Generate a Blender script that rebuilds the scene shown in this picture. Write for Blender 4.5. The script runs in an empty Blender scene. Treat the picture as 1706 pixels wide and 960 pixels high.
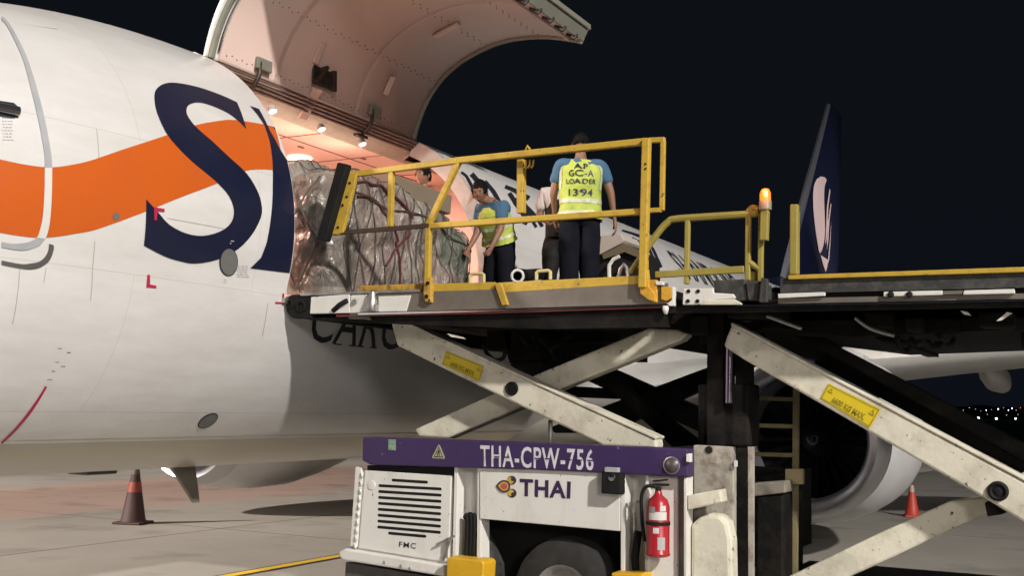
import bpy, bmesh, math, random
from mathutils import Vector, Matrix, noise
from mathutils.geometry import tessellate_polygon
random.seed(7)
R = math.radians
SC = bpy.context.scene
COL = SC.collection

# ------------------------------------------------------------------ camera
CX = Vector((-7.75045, -8.12953, 1.82802))
RGT = Vector((0.46512, -0.885011, 0.020454))
DWN = Vector((0.101809, 0.030525, -0.994336))
FWD = Vector((0.879374, 0.464568, 0.1043))
FL = 1884.288
cam_d = bpy.data.cameras.new('camera')
cam = bpy.data.objects.new('camera', cam_d)
COL.objects.link(cam)
m3 = Matrix((RGT, -DWN, -FWD)).transposed()
cam.matrix_world = Matrix.Translation(CX) @ m3.to_4x4()
cam_d.sensor_width = 36
cam_d.lens = FL / 1706 * 36
cam_d.clip_start = 0.1
cam_d.clip_end = 5000
SC.camera = cam

# ------------------------------------------------------------------ night sky
w = bpy.data.worlds.new('World'); SC.world = w; w.use_nodes = True
nt = w.node_tree; nt.nodes.clear()
bg = nt.nodes.new('ShaderNodeBackground'); wo = nt.nodes.new('ShaderNodeOutputWorld')
tcw = nt.nodes.new('ShaderNodeTexCoord'); sx = nt.nodes.new('ShaderNodeSeparateXYZ'); cr = nt.nodes.new('ShaderNodeValToRGB')
nt.links.new(tcw.outputs['Generated'], sx.inputs[0]); nt.links.new(sx.outputs['Z'], cr.inputs['Fac'])
cr.color_ramp.elements[0].position = 0.0; cr.color_ramp.elements[0].color = (0.0040, 0.0050, 0.0085, 1)
cr.color_ramp.elements[1].position = 0.5; cr.color_ramp.elements[1].color = (0.0044, 0.0060, 0.0070, 1)
nt.links.new(cr.outputs[0], bg.inputs[0]); bg.inputs[1].default_value = 1.0
nt.links.new(bg.outputs[0], wo.inputs[0])

# ------------------------------------------------------------------ apron floodlights on masts outside the picture, plus an added fill light
def spot(name, pos, target, watts, col, size=0.6, ang=70):
    d = bpy.data.lights.new(name, 'SPOT'); o = bpy.data.objects.new(name, d); COL.objects.link(o)
    o.location = pos; o.rotation_euler = (Vector(target) - Vector(pos)).to_track_quat('-Z', 'Y').to_euler()
    d.energy = watts; d.color = col; d.shadow_soft_size = size; d.spot_size = R(ang); d.spot_blend = 0.5
    return o
spot('flood_or_fill_light', (-17.9, -34.9, 23.5), (4, -2, 2), 86000, (1.0, 0.95, 0.89), 0.8, 60)
spot('flood_or_fill_light', (-27.6, 27.6, 21.3), (3, 10.5, 0), 190000, (1.0, 0.89, 0.80), 0.5, 42)
spot('flood_or_fill_light', (-42.0, -40.0, 13.0), (4, 0, 2), 25000, (1.0, 0.94, 0.90), 4.0, 60)  # added soft fill to lift the shadows, not a mast lamp

SC.view_settings.view_transform = 'Standard'
SC.view_settings.look = 'None'
SC.view_settings.exposure = -0.06
SC.view_settings.gamma = 1.0
SC.view_settings.use_curve_mapping = False
SC.render.engine = 'CYCLES'
SC.cycles.max_bounces = 6
SC.cycles.sample_clamp_indirect = 4.0

# ------------------------------------------------------------------ materials
MATS = {}
def mat(name, col, rough=0.5, metal=0.0, dirt=0.0, dcol=None, scale=3.0, bump=0.0, bscale=20.0, emit=None, estr=0.0, spec=0.5, coat=0.0, rvar=0.0, streak=False, dlo=0.45, dhi=0.7, chip=0.0, ccol=(0.06, 0.04, 0.03)):
    if name in MATS: return MATS[name]
    m = bpy.data.materials.new(name); m.use_nodes = True; MATS[name] = m
    n = m.node_tree.nodes; l = m.node_tree.links; b = n['Principled BSDF']
    b.inputs['Base Color'].default_value = (*col, 1); b.inputs['Roughness'].default_value = rough
    b.inputs['Metallic'].default_value = metal; b.inputs['Specular IOR Level'].default_value = spec
    b.inputs['Coat Weight'].default_value = coat
    tc = n.new('ShaderNodeTexCoord')
    src = tc.outputs['Object']
    if dirt > 0:
        mp = n.new('ShaderNodeMapping'); l.new(src, mp.inputs[0])
        if streak: mp.inputs['Scale'].default_value = (1, 1, 0.25)
        t = n.new('ShaderNodeTexNoise'); t.inputs['Scale'].default_value = scale; t.inputs['Detail'].default_value = 7; t.inputs['Roughness'].default_value = 0.65
        l.new(mp.outputs[0], t.inputs['Vector'])
        r = n.new('ShaderNodeMapRange'); r.inputs['From Min'].default_value = dlo; r.inputs['From Max'].default_value = dhi; r.inputs['To Max'].default_value = dirt
        l.new(t.outputs['Fac'], r.inputs['Value'])
        mx = n.new('ShaderNodeMix'); mx.data_type = 'RGBA'
        mx.inputs[6].default_value = (*col, 1); mx.inputs[7].default_value = (*(dcol or tuple(c * 0.35 for c in col)), 1)
        l.new(r.outputs[0], mx.inputs[0]); l.new(mx.outputs[2], b.inputs['Base Color'])
        r2 = n.new('ShaderNodeMapRange'); r2.inputs['To Min'].default_value = rough; r2.inputs['To Max'].default_value = min(1, rough + 0.3 * dirt + rvar)
        l.new(t.outputs['Fac'], r2.inputs['Value']); l.new(r2.outputs[0], b.inputs['Roughness'])
    if chip > 0:
        base = b.inputs['Base Color'].links[0].from_socket
        t3 = n.new('ShaderNodeTexNoise'); t3.inputs['Scale'].default_value = 16; t3.inputs['Detail'].default_value = 9; t3.inputs['Roughness'].default_value = 0.72; l.new(src, t3.inputs['Vector'])
        r3 = n.new('ShaderNodeMapRange'); r3.inputs['From Min'].default_value = 0.70 - chip*0.1; r3.inputs['From Max'].default_value = 0.715 - chip*0.1; l.new(t3.outputs['Fac'], r3.inputs['Value'])
        m3c = n.new('ShaderNodeMix'); m3c.data_type = 'RGBA'; m3c.inputs[7].default_value = (*ccol, 1); l.new(r3.outputs[0], m3c.inputs[0]); l.new(base, m3c.inputs[6]); l.new(m3c.outputs[2], b.inputs['Base Color'])
    if bump > 0:
        t2 = n.new('ShaderNodeTexNoise'); t2.inputs['Scale'].default_value = bscale; t2.inputs['Detail'].default_value = 5
        l.new(src, t2.inputs['Vector'])
        bp = n.new('ShaderNodeBump'); bp.inputs['Strength'].default_value = bump; bp.inputs['Distance'].default_value = 0.02
        l.new(t2.outputs['Fac'], bp.inputs['Height']); l.new(bp.outputs[0], b.inputs['Normal'])
    if emit:
        b.inputs['Emission Color'].default_value = (*emit, 1); b.inputs['Emission Strength'].default_value = estr
    return m

NAVY = mat('navy_paint', (0.009, 0.012, 0.036), 0.32, dirt=0.3, dcol=(0.018, 0.02, 0.04), scale=4)
ORANGE = mat('orange_paint', (0.60, 0.112, 0.012), 0.38, dirt=0.25, dcol=(0.46, 0.095, 0.02), scale=2)
WHITE = mat('white_paint', (0.72, 0.70, 0.66), 0.35, dirt=0.12, dcol=(0.5, 0.47, 0.42), scale=2)
GREYP = mat('grey_trim', (0.42, 0.43, 0.45), 0.4, dirt=0.2, scale=6)
DGREY = mat('dark_grey_trim', (0.10, 0.095, 0.09), 0.55, dirt=0.3, scale=8)
CHROME = mat('polished_metal', (0.75, 0.76, 0.78), 0.16, 1.0, dirt=0.2, dcol=(0.5, 0.5, 0.5), scale=8)
STEEL = mat('bare_steel', (0.5, 0.49, 0.47), 0.35, 0.9, dirt=0.5, dcol=(0.12, 0.1, 0.09), scale=9)
BLACK = mat('black_rubber', (0.008, 0.008, 0.008), 0.7, dirt=0.5, dcol=(0.022, 0.02, 0.018), scale=6, spec=0.3)
HOLE = mat('black_recess', (0.004, 0.004, 0.004), 0.9)
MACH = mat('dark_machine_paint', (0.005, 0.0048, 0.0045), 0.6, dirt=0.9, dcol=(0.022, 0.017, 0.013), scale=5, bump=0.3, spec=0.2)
LWHITE = mat('loader_white_paint', (0.76, 0.745, 0.70), 0.42, dirt=0.4, dcol=(0.36, 0.31, 0.24), scale=3.5, bump=0.08, bscale=14, streak=True, dlo=0.5, dhi=0.8, chip=0.5)
CREAM = mat('cream_arm_paint', (0.72, 0.685, 0.56), 0.5, dirt=0.6, dcol=(0.27, 0.22, 0.15), scale=4.5, bump=0.15, bscale=25, dlo=0.47, dhi=0.78, chip=0.75)
YELLOW = mat('safety_yellow_paint', (0.55, 0.36, 0.045), 0.45, dirt=0.65, dcol=(0.27, 0.15, 0.035), scale=9, bump=0.1, dlo=0.5, dhi=0.75, chip=0.7)
RUSTY = mat('rusted_yellow_paint', (0.55, 0.33, 0.05), 0.6, dirt=0.95, dcol=(0.14, 0.06, 0.03), scale=14, bump=0.3, chip=1.0)
PURPLE = mat('purple_paint', (0.048, 0.025, 0.10), 0.42, dirt=0.35, dcol=(0.04, 0.02, 0.07), scale=5, bump=0.05, chip=0.35, ccol=(0.25, 0.2, 0.3))
RED = mat('red_paint', (0.40, 0.018, 0.028), 0.3, dirt=0.15, scale=8)
OLIVE = mat('olive_print', (0.30, 0.24, 0.02), 0.6)
LETTER = mat('white_lettering', (0.7, 0.68, 0.72), 0.5, dirt=0.35, dcol=(0.3, 0.25, 0.4), scale=25)
INK = mat('dark_lettering', (0.018, 0.018, 0.03), 0.5)

# ------------------------------------------------------------------ object helpers
def link(name, me, m=None, parent=None):
    o = bpy.data.objects.new(name, me); COL.objects.link(o)
    if m is not None:
        for k in (m if isinstance(m, (list, tuple)) else [m]): me.materials.append(k)
    if parent is not None: set_parent(o, parent)
    return o
def wloc(o):
    v = Vector(o.location); p = o.parent
    return o.get('_w') and Vector(o['_w']) or v
def set_parent(o, p):
    o.parent = p
    base = PW.get(p.name, Vector((0, 0, 0)))
    o.matrix_parent_inverse = Matrix.Translation(-base)
PW = {}
def thing(name, label, cat, loc, group=None):
    o = bpy.data.objects.new(name, None); COL.objects.link(o); o.location = loc
    o.empty_display_size = 0.2
    o['label'] = label; o['category'] = cat
    if group: o['group'] = group
    PW[o.name] = Vector(loc)
    return o
def tag(o, label, cat, group=None, kind=None):
    if label: o['label'] = label
    if cat: o['category'] = cat
    if group: o['group'] = group
    if kind: o['kind'] = kind
    return o
def obj(name, bm, m, parent=None, smooth=False, bevel=0.0, seg=2):
    me = bpy.data.meshes.new(name)
    bmesh.ops.recalc_face_normals(bm, faces=bm.faces[:])
    bm.to_mesh(me); bm.free()
    if smooth:
        for p in me.polygons: p.use_smooth = True
    o = link(name, me, m, parent)
    if bevel > 0:
        b = o.modifiers.new('bevel', 'BEVEL'); b.width = bevel; b.segments = seg; b.limit_method = 'ANGLE'; b.angle_limit = R(40)
    if smooth:
        try: me.set_sharp_from_angle(angle=R(40))
        except Exception: pass
    return o
def box(bm, a, b, mi=0):
    x0, y0, z0 = a; x1, y1, z1 = b
    v = [bm.verts.new(p) for p in ((x0,y0,z0),(x1,y0,z0),(x1,y1,z0),(x0,y1,z0),(x0,y0,z1),(x1,y0,z1),(x1,y1,z1),(x0,y1,z1))]
    for f in ((0,3,2,1),(4,5,6,7),(0,1,5,4),(1,2,6,5),(2,3,7,6),(3,0,4,7)):
        k = bm.faces.new([v[i] for i in f]); k.material_index = mi
def prism(bm, yz, x0, x1, mi=0):
    a = [bm.verts.new((x0, y, z)) for y, z in yz]; b = [bm.verts.new((x1, y, z)) for y, z in yz]
    f = bm.faces.new(a); f.material_index = mi; f = bm.faces.new(b[::-1]); f.material_index = mi
    n = len(yz)
    for i in range(n):
        f = bm.faces.new((a[i], b[i], b[(i+1) % n], a[(i+1) % n])); f.material_index = mi
def frame_for(d):
    d = d.normalized(); up = Vector((0, 0, 1)) if abs(d.z) < 0.95 else Vector((1, 0, 0))
    s = d.cross(up).normalized(); return s, s.cross(d).normalized()
def bar(bm, p, q, wd, ht, mi=0):
    p = Vector(p); q = Vector(q); s, u = frame_for(q - p)
    vs = []
    for c in (p, q):
        for a, b in ((-1,-1),(1,-1),(1,1),(-1,1)):
            vs.append(bm.verts.new(c + s*a*wd/2 + u*b*ht/2))
    for f in ((0,1,2,3),(7,6,5,4),(0,4,5,1),(1,5,6,2),(2,6,7,3),(3,7,4,0)):
        k = bm.faces.new([vs[i] for i in f]); k.material_index = mi
def tube(bm, pts, r, seg=10, closed=False, mi=0):
    pts = [Vector(p) for p in pts]; n = len(pts)
    rs = r if isinstance(r, (list, tuple)) else [r]*n
    rings = []; prev = None
    for i in range(n):
        if closed: d = pts[(i+1) % n] - pts[i-1]
        else: d = pts[min(i+1, n-1)] - pts[max(i-1, 0)]
        s, u = frame_for(d)
        if prev is not None:
            s = (prev - d.normalized()*prev.dot(d.normalized())).normalized(); u = s.cross(d.normalized())
        prev = s
        rings.append([bm.verts.new(pts[i] + (s*math.cos(2*math.pi*k/seg) + u*math.sin(2*math.pi*k/seg))*rs[i]) for k in range(seg)])
    for i in range(n if closed else n-1):
        a, b = rings[i], rings[(i+1) % n]
        for k in range(seg):
            f = bm.faces.new((a[k], a[(k+1) % seg], b[(k+1) % seg], b[k])); f.material_index = mi; f.smooth = True
    if not closed:
        bm.faces.new(rings[0][::-1]).material_index = mi; bm.faces.new(rings[-1]).material_index = mi
def revolve(bm, axis_p, axis_d, prof, seg=32, mi=0, cap0=False, cap1=False, squash=None):
    # prof: list of (distance along axis, radius)
    axis_p = Vector(axis_p); d = Vector(axis_d).normalized(); s, u = frame_for(d); rings = []
    for t, r in prof:
        ring = []
        for k in range(seg):
            a = 2*math.pi*k/seg
            v = (s*math.cos(a) + u*math.sin(a))*r
            if squash and v.z < 0: v.z *= squash
            ring.append(bm.verts.new(axis_p + d*t + v))
        rings.append(ring)
    for a, b in zip(rings, rings[1:]):
        for k in range(seg):
            f = bm.faces.new((a[k], a[(k+1) % seg], b[(k+1) % seg], b[k])); f.material_index = mi; f.smooth = True
    if cap0: bm.faces.new(rings[0][::-1]).material_index = mi
    if cap1: bm.faces.new(rings[-1]).material_index = mi
def BM(): return bmesh.new()
# a point of the near side of the loader (or any plane x = const) that lies under picture point (u, v): used to take real sizes off the photograph
def ray(u, v): return RGT*(u-853) + DWN*(v-480) + FWD*FL
def onx(u, v, x):
    r = ray(u, v); t = (x-CX.x)/r.x; return CX + r*t
def yz(pts, x): return [(onx(u, v, x).y, onx(u, v, x).z) for u, v in pts]
def shape(bm, pts, x, th, mi=0): prism(bm, yz(pts, x), x, x+th, mi)

def text_mesh(body, size=1.0, bold=0.0, spacing=1.0):
    c = bpy.data.curves.new('t', 'FONT'); c.body = body; c.size = size; c.space_character = spacing; c.offset = bold
    c.align_x = 'LEFT'; c.resolution_u = 3
    o = bpy.data.objects.new('t', c); COL.objects.link(o)
    dg = bpy.context.evaluated_depsgraph_get(); dg.update()
    me = bpy.data.meshes.new_from_object(o.evaluated_get(dg))
    bpy.data.objects.remove(o); bpy.data.curves.remove(c)
    return me
def text_bm(body, fn, bold=0.0, spacing=1.0, th=None):
    """text normalised to the unit square, mapped by fn(u, v) -> world point; returned as a bmesh"""
    me = text_mesh(body, 1.0, bold, spacing)
    xs = [v.co.x for v in me.vertices]; ys = [v.co.y for v in me.vertices]
    x0, x1, y0, y1 = min(xs), max(xs), min(ys), max(ys)
    bm = BM(); bm.from_mesh(me); bpy.data.meshes.remove(me)
    if th:
        for ax_, lo, hi in ((0, x0, x1), (1, y0, y1)):
            for k in range(1, th):
                c = lo+(hi-lo)*k/th; bmesh.ops.bisect_plane(bm, geom=bm.verts[:]+bm.edges[:]+bm.faces[:], plane_co=(c, 0, 0) if ax_ == 0 else (0, c, 0), plane_no=(1, 0, 0) if ax_ == 0 else (0, 1, 0))
    for v in bm.verts: v.co = fn((v.co.x-x0)/(x1-x0), (v.co.y-y0)/(y1-y0))
    return bm
def quad_map(tl, tr, br, bl, x):
    a, b, c, d = [onx(*q, x) for q in (tl, tr, br, bl)]
    return lambda u, v: (d*(1-u) + c*u)*(1-v) + (a*(1-u) + b*u)*v

# ------------------------------------------------------------------ ground
gm = bpy.data.materials.new('apron_concrete'); gm.use_nodes = True
n = gm.node_tree.nodes; l = gm.node_tree.links; b = n['Principled BSDF']
tc = n.new('ShaderNodeTexCoord')
n1 = n.new('ShaderNodeTexNoise'); n1.inputs['Scale'].default_value = 0.22; n1.inputs['Detail'].default_value = 8; n1.inputs['Roughness'].default_value = 0.6
n2 = n.new('ShaderNodeTexNoise'); n2.inputs['Scale'].default_value = 60; n2.inputs['Detail'].default_value = 4
l.new(tc.outputs['Object'], n1.inputs['Vector']); l.new(tc.outputs['Object'], n2.inputs['Vector'])
ramp = n.new('ShaderNodeValToRGB'); ramp.color_ramp.elements[0].position = 0.3; ramp.color_ramp.elements[0].color = (0.30, 0.28, 0.25, 1)
ramp.color_ramp.elements[1].position = 0.7; ramp.color_ramp.elements[1].color = (0.43, 0.405, 0.36, 1)
l.new(n1.outputs['Fac'], ramp.inputs[0])
# slab joints
br = n.new('ShaderNodeTexBrick'); br.offset = 0.0; br.inputs['Scale'].default_value = 1.0
br.inputs['Brick Width'].default_value = 6.1; br.inputs['Row Height'].default_value = 6.1; br.inputs['Mortar Size'].default_value = 0.018
br.inputs['Mortar Smooth'].default_value = 0.2
br.inputs['Color1'].default_value = (1, 1, 1, 1); br.inputs['Color2'].default_value = (0.86, 0.86, 0.86, 1); br.inputs['Mortar'].default_value = (0.16, 0.15, 0.14, 1)
mpb = n.new('ShaderNodeMapping'); mpb.inputs['Location'].default_value = (1.2, 2.9, 0); l.new(tc.outputs['Object'], mpb.inputs[0]); l.new(mpb.outputs[0], br.inputs['Vector'])
mul = n.new('ShaderNodeMix'); mul.data_type = 'RGBA'; mul.blend_type = 'MULTIPLY'; mul.inputs[0].default_value = 1.0
l.new(ramp.outputs[0], mul.inputs[6]); l.new(br.outputs['Color'], mul.inputs[7])
# reddish band mixed into the slab colour beyond the centreline
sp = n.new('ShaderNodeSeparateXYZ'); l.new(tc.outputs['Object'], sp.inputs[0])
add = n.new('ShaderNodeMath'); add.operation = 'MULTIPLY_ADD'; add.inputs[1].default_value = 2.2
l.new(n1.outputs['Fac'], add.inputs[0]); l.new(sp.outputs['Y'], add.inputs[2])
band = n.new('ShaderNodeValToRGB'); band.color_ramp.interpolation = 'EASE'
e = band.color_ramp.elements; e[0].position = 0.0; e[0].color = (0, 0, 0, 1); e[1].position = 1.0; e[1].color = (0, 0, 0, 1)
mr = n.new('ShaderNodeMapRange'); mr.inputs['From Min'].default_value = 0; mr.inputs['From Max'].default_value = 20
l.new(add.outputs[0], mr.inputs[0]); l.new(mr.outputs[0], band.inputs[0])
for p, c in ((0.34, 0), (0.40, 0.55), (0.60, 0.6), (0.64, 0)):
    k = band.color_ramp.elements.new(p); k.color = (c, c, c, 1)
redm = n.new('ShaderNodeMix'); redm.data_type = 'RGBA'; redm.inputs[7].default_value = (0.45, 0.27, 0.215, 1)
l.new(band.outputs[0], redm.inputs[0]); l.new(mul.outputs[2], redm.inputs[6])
# fine grain + oil spots
oil = n.new('ShaderNodeTexNoise'); oil.inputs['Scale'].default_value = 0.9; oil.inputs['Detail'].default_value = 6; l.new(tc.outputs['Object'], oil.inputs['Vector'])
orr = n.new('ShaderNodeMapRange'); orr.inputs['From Min'].default_value = 0.54; orr.inputs['From Max'].default_value = 0.75; orr.inputs['To Max'].default_value = 0.6
l.new(oil.outputs['Fac'], orr.inputs[0])
om = n.new('ShaderNodeMix'); om.data_type = 'RGBA'; om.inputs[7].default_value = (0.13, 0.115, 0.10, 1)
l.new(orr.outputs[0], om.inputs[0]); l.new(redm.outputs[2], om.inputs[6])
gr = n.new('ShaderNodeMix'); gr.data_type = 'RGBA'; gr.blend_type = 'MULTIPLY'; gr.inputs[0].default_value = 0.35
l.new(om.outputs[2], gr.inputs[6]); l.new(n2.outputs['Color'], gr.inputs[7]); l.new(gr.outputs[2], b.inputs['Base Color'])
b.inputs['Roughness'].default_value = 0.72
bp = n.new('ShaderNodeBump'); bp.inputs['Strength'].default_value = 0.25; bp.inputs['Distance'].default_value = 0.01
l.new(n2.outputs['Fac'], bp.inputs['Height']); l.new(bp.outputs[0], b.inputs['Normal'])
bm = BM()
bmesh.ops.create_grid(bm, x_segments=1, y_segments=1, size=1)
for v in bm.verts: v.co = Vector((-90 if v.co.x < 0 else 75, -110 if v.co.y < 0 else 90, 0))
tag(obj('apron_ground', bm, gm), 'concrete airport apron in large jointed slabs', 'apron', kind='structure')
GRASS = mat('dark_field', (0.03, 0.032, 0.02), 0.95, dirt=0.5, dcol=(0.05, 0.045, 0.03), scale=0.02)
bm = BM()
bmesh.ops.create_grid(bm, x_segments=1, y_segments=1, size=3500)
for v in bm.verts: v.co.z = -0.02
tag(obj('terrain', bm, GRASS), 'flat dark airfield stretching to the horizon', 'field', kind='structure')
LINEY = mat('line_yellow', (0.62, 0.40, 0.03), 0.6, dirt=0.4, dcol=(0.35, 0.22, 0.06), scale=6)
LINEB = mat('line_black', (0.03, 0.028, 0.025), 0.7, dirt=0.3, scale=6)
bm = BM(); zz = 0.004
for y0, y1, mi, z in ((-0.04, 0.20, 1, 0.004), (0.01, 0.15, 0, 0.008)):
    v = [bm.verts.new(p) for p in ((-40, y0, z), (60, y0, z), (60, y1, z), (-40, y1, z))]; bm.faces.new(v).material_index = mi
tag(obj('taxiway_line', bm, [LINEY, LINEB]), 'yellow lead-in line with black borders painted on the apron', 'painted line', kind='structure')

# ------------------------------------------------------------------ aircraft
plane = thing('cargo_airplane', 'white narrow-body cargo jet with orange wave and navy lettering, its upper cargo door raised', 'airplane', (6, 0, 0))
TOP, BOT = 5.18, 1.17
DX = 3.6; SILL = 2.73; HZ = 5.02
def hw_c(z):
    if z >= 2.841: return math.sqrt(max(1.88**2 - (z-3.30)**2, 0))
    return math.sqrt(max(1.83**2 - (z-3.0)**2, 0))
def sect(x):
    top, bot, wf = TOP, BOT, 1.0
    s = x + 5.84
    t = min(max(s/6.2, 0), 1); top = 2.75 + (TOP-2.75)*(1-(1-t)**2.6)
    t = min(max(s/4.6, 0), 1); bot = 2.7 - (2.7-BOT)*(1-(1-t)**2.6)
    t = min(max(s/5.2, 0), 1); wf = max((1-(1-t)**2.4), 0)**0.62
    if x > 17:
        t = min((x-17)/15.3, 1); bot = BOT + (4.35-BOT)*t**1.35
        wf = max(1-t**1.7, 0)*0.93 + 0.07
        if x > 25: top = TOP - 0.25*((x-25)/7.3)**2
    return top, bot, wf
def half(x, z):
    top, bot, wf = sect(x)
    if z <= bot or z >= top: return -1
    return hw_c(BOT + (z-bot)/(top-bot)*4.01)*wf
def fy(x, z): return -max(half(x, z), 0)
def fus_hit(u, v):
    r = ray(u, v).normalized(); t = 2.0
    def g(t):
        p = CX + r*t; return abs(p.y) - half(p.x, p.z)
    while g(t) > 0 and t < 60: t += 0.02
    lo, hi = t-0.02, t
    for _ in range(20):
        m = (lo+hi)/2
        if g(m) > 0: lo = m
        else: hi = m
    p = CX + r*hi
    return (p.x, p.z)
def nrm(x, z):
    e = 0.01
    dy_dz = (fy(x, z+e)-fy(x, z-e))/(2*e); dy_dx = (fy(x+e, z)-fy(x-e, z))/(2*e)
    return Vector((dy_dx, -1, dy_dz)).normalized()
# section profile: near side top -> bottom, then mirrored
zs = []
N1 = 44
for i in range(N1+1):
    a = math.pi/2 - i/N1*(math.pi/2 + math.asin((3.30-2.841)/1.88)); zs.append((-1.88*math.cos(a), 3.30+1.88*math.sin(a)))
a0 = math.asin((2.841-3.0)/1.83)
for i in range(1, 25):
    a = a0 + i/24*(-math.pi/2 - a0); zs.append((-1.83*math.cos(a), 3.0+1.83*math.sin(a)))
def snap(zt):
    k = min(range(len(zs)), key=lambda i: abs(zs[i][1]-zt)); zs[k] = (-hw_c(zt), zt); return k
KH = snap(HZ); KS = snap(SILL)
half_prof = zs
full_prof = zs + [(-y, z) for y, z in zs[-2:0:-1]]
xs = [-5.84, -5.80, -5.7, -5.5, -5.25, -5, -4.7, -4.4] + [-4.1 + 0.2564*i for i in range(16)] + [0.9*i for i in range(0, 5)] + [4.5+1.25*i for i in range(11)] + [17.8+0.9*i for i in range(17)] + [32.3]
xs = sorted(set(round(x, 4) for x in xs if abs(x) > 0.1) | {0.0})
bm = BM(); rings = []
for x in xs:
    top, bot, wf = sect(x); ring = []
    for y, z in full_prof:
        ring.append(bm.verts.new((x, y*wf, bot + (z-BOT)/4.01*(top-bot))))
    rings.append(ring)
nf = len(full_prof)
for i in range(len(xs)-1):
    for k in range(nf):
        if xs[i] >= -1e-6 and xs[i+1] <= DX+1e-4 and KH <= k < KS: continue
        f = bm.faces.new((rings[i][k], rings[i][(k+1) % nf], rings[i+1][(k+1) % nf], rings[i+1][k])); f.smooth = True
bm.faces.new(rings[-1])
fm = bpy.data.materials.new('fuselage_paint'); fm.use_nodes = True
n = fm.node_tree.nodes; l = fm.node_tree.links; b = n['Principled BSDF']; b.inputs['Roughness'].default_value = 0.33; b.inputs['Coat Weight'].default_value = 0.25; b.inputs['Coat Roughness'].default_value = 0.12
tc = n.new('ShaderNodeTexCoord'); sp = n.new('ShaderNodeSeparateXYZ'); l.new(tc.outputs['Object'], sp.inputs[0])
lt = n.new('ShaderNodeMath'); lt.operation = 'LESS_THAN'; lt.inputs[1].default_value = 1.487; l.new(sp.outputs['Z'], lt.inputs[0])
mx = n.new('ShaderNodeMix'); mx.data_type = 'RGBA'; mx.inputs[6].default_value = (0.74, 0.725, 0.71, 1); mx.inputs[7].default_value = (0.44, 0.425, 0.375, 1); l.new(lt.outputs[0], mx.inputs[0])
dn = n.new('ShaderNodeTexNoise'); dn.inputs['Scale'].default_value = 1.1; dn.inputs['Detail'].default_value = 8; dn.inputs['Roughness'].default_value = 0.7
dm = n.new('ShaderNodeMapping'); dm.inputs['Scale'].default_value = (0.7, 0.7, 2.2); l.new(tc.outputs['Object'], dm.inputs[0]); l.new(dm.outputs[0], dn.inputs['Vector'])
dr = n.new('ShaderNodeMapRange'); dr.inputs['From Min'].default_value = 0.4; dr.inputs['From Max'].default_value = 0.75; dr.inputs['To Max'].default_value = 0.36; l.new(dn.outputs['Fac'], dr.inputs[0])
m2 = n.new('ShaderNodeMix'); m2.data_type = 'RGBA'; m2.inputs[7].default_value = (0.42, 0.39, 0.34, 1); l.new(dr.outputs[0], m2.inputs[0]); l.new(mx.outputs[2], m2.inputs[6])
# riveted skin panels: joints in the x direction and along stringers
bk = n.new('ShaderNodeTexBrick'); bk.offset = 0.5; bk.inputs['Scale'].default_value = 1.0; bk.inputs['Brick Width'].default_value = 2.54; bk.inputs['Row Height'].default_value = 1.02
bk.inputs['Mortar Size'].default_value = 0.0035; bk.inputs['Mortar Smooth'].default_value = 0.5
bk.inputs['Color1'].default_value = (1, 1, 1, 1); bk.inputs['Color2'].default_value = (0.985, 0.985, 0.985, 1); bk.inputs['Mortar'].default_value = (0.80, 0.79, 0.76, 1)
cb = n.new('ShaderNodeCombineXYZ'); l.new(sp.outputs['X'], cb.inputs[0]); l.new(sp.outputs['Z'], cb.inputs[1])
mb = n.new('ShaderNodeMapping'); mb.inputs['Location'].default_value = (0.45, 0.32, 0); l.new(cb.outputs[0], mb.inputs[0]); l.new(mb.outputs[0], bk.inputs['Vector'])
m3_ = n.new('ShaderNodeMix'); m3_.data_type = 'RGBA'; m3_.blend_type = 'MULTIPLY'; m3_.inputs[0].default_value = 1.0
l.new(m2.outputs[2], m3_.inputs[6]); l.new(bk.outputs['Color'], m3_.inputs[7]); l.new(m3_.outputs[2], b.inputs['Base Color'])
# faint waviness of the sheet metal between frames and stringers
wv = n.new('ShaderNodeTexNoise'); wv.inputs['Scale'].default_value = 2.2; wv.inputs['Detail'].default_value = 1
wm = n.new('ShaderNodeMapping'); wm.inputs['Scale'].default_value = (0.8, 0.8, 3.5); l.new(tc.outputs['Object'], wm.inputs[0]); l.new(wm.outputs[0], wv.inputs['Vector'])
wb = n.new('ShaderNodeBump'); wb.inputs['Strength'].default_value = 0.12; wb.inputs['Distance'].default_value = 0.04
l.new(wv.outputs['Fac'], wb.inputs['Height']); l.new(wb.outputs[0], b.inputs['Normal'])
FUSE = obj('fuselage', bm, fm, plane, smooth=True)

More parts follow.
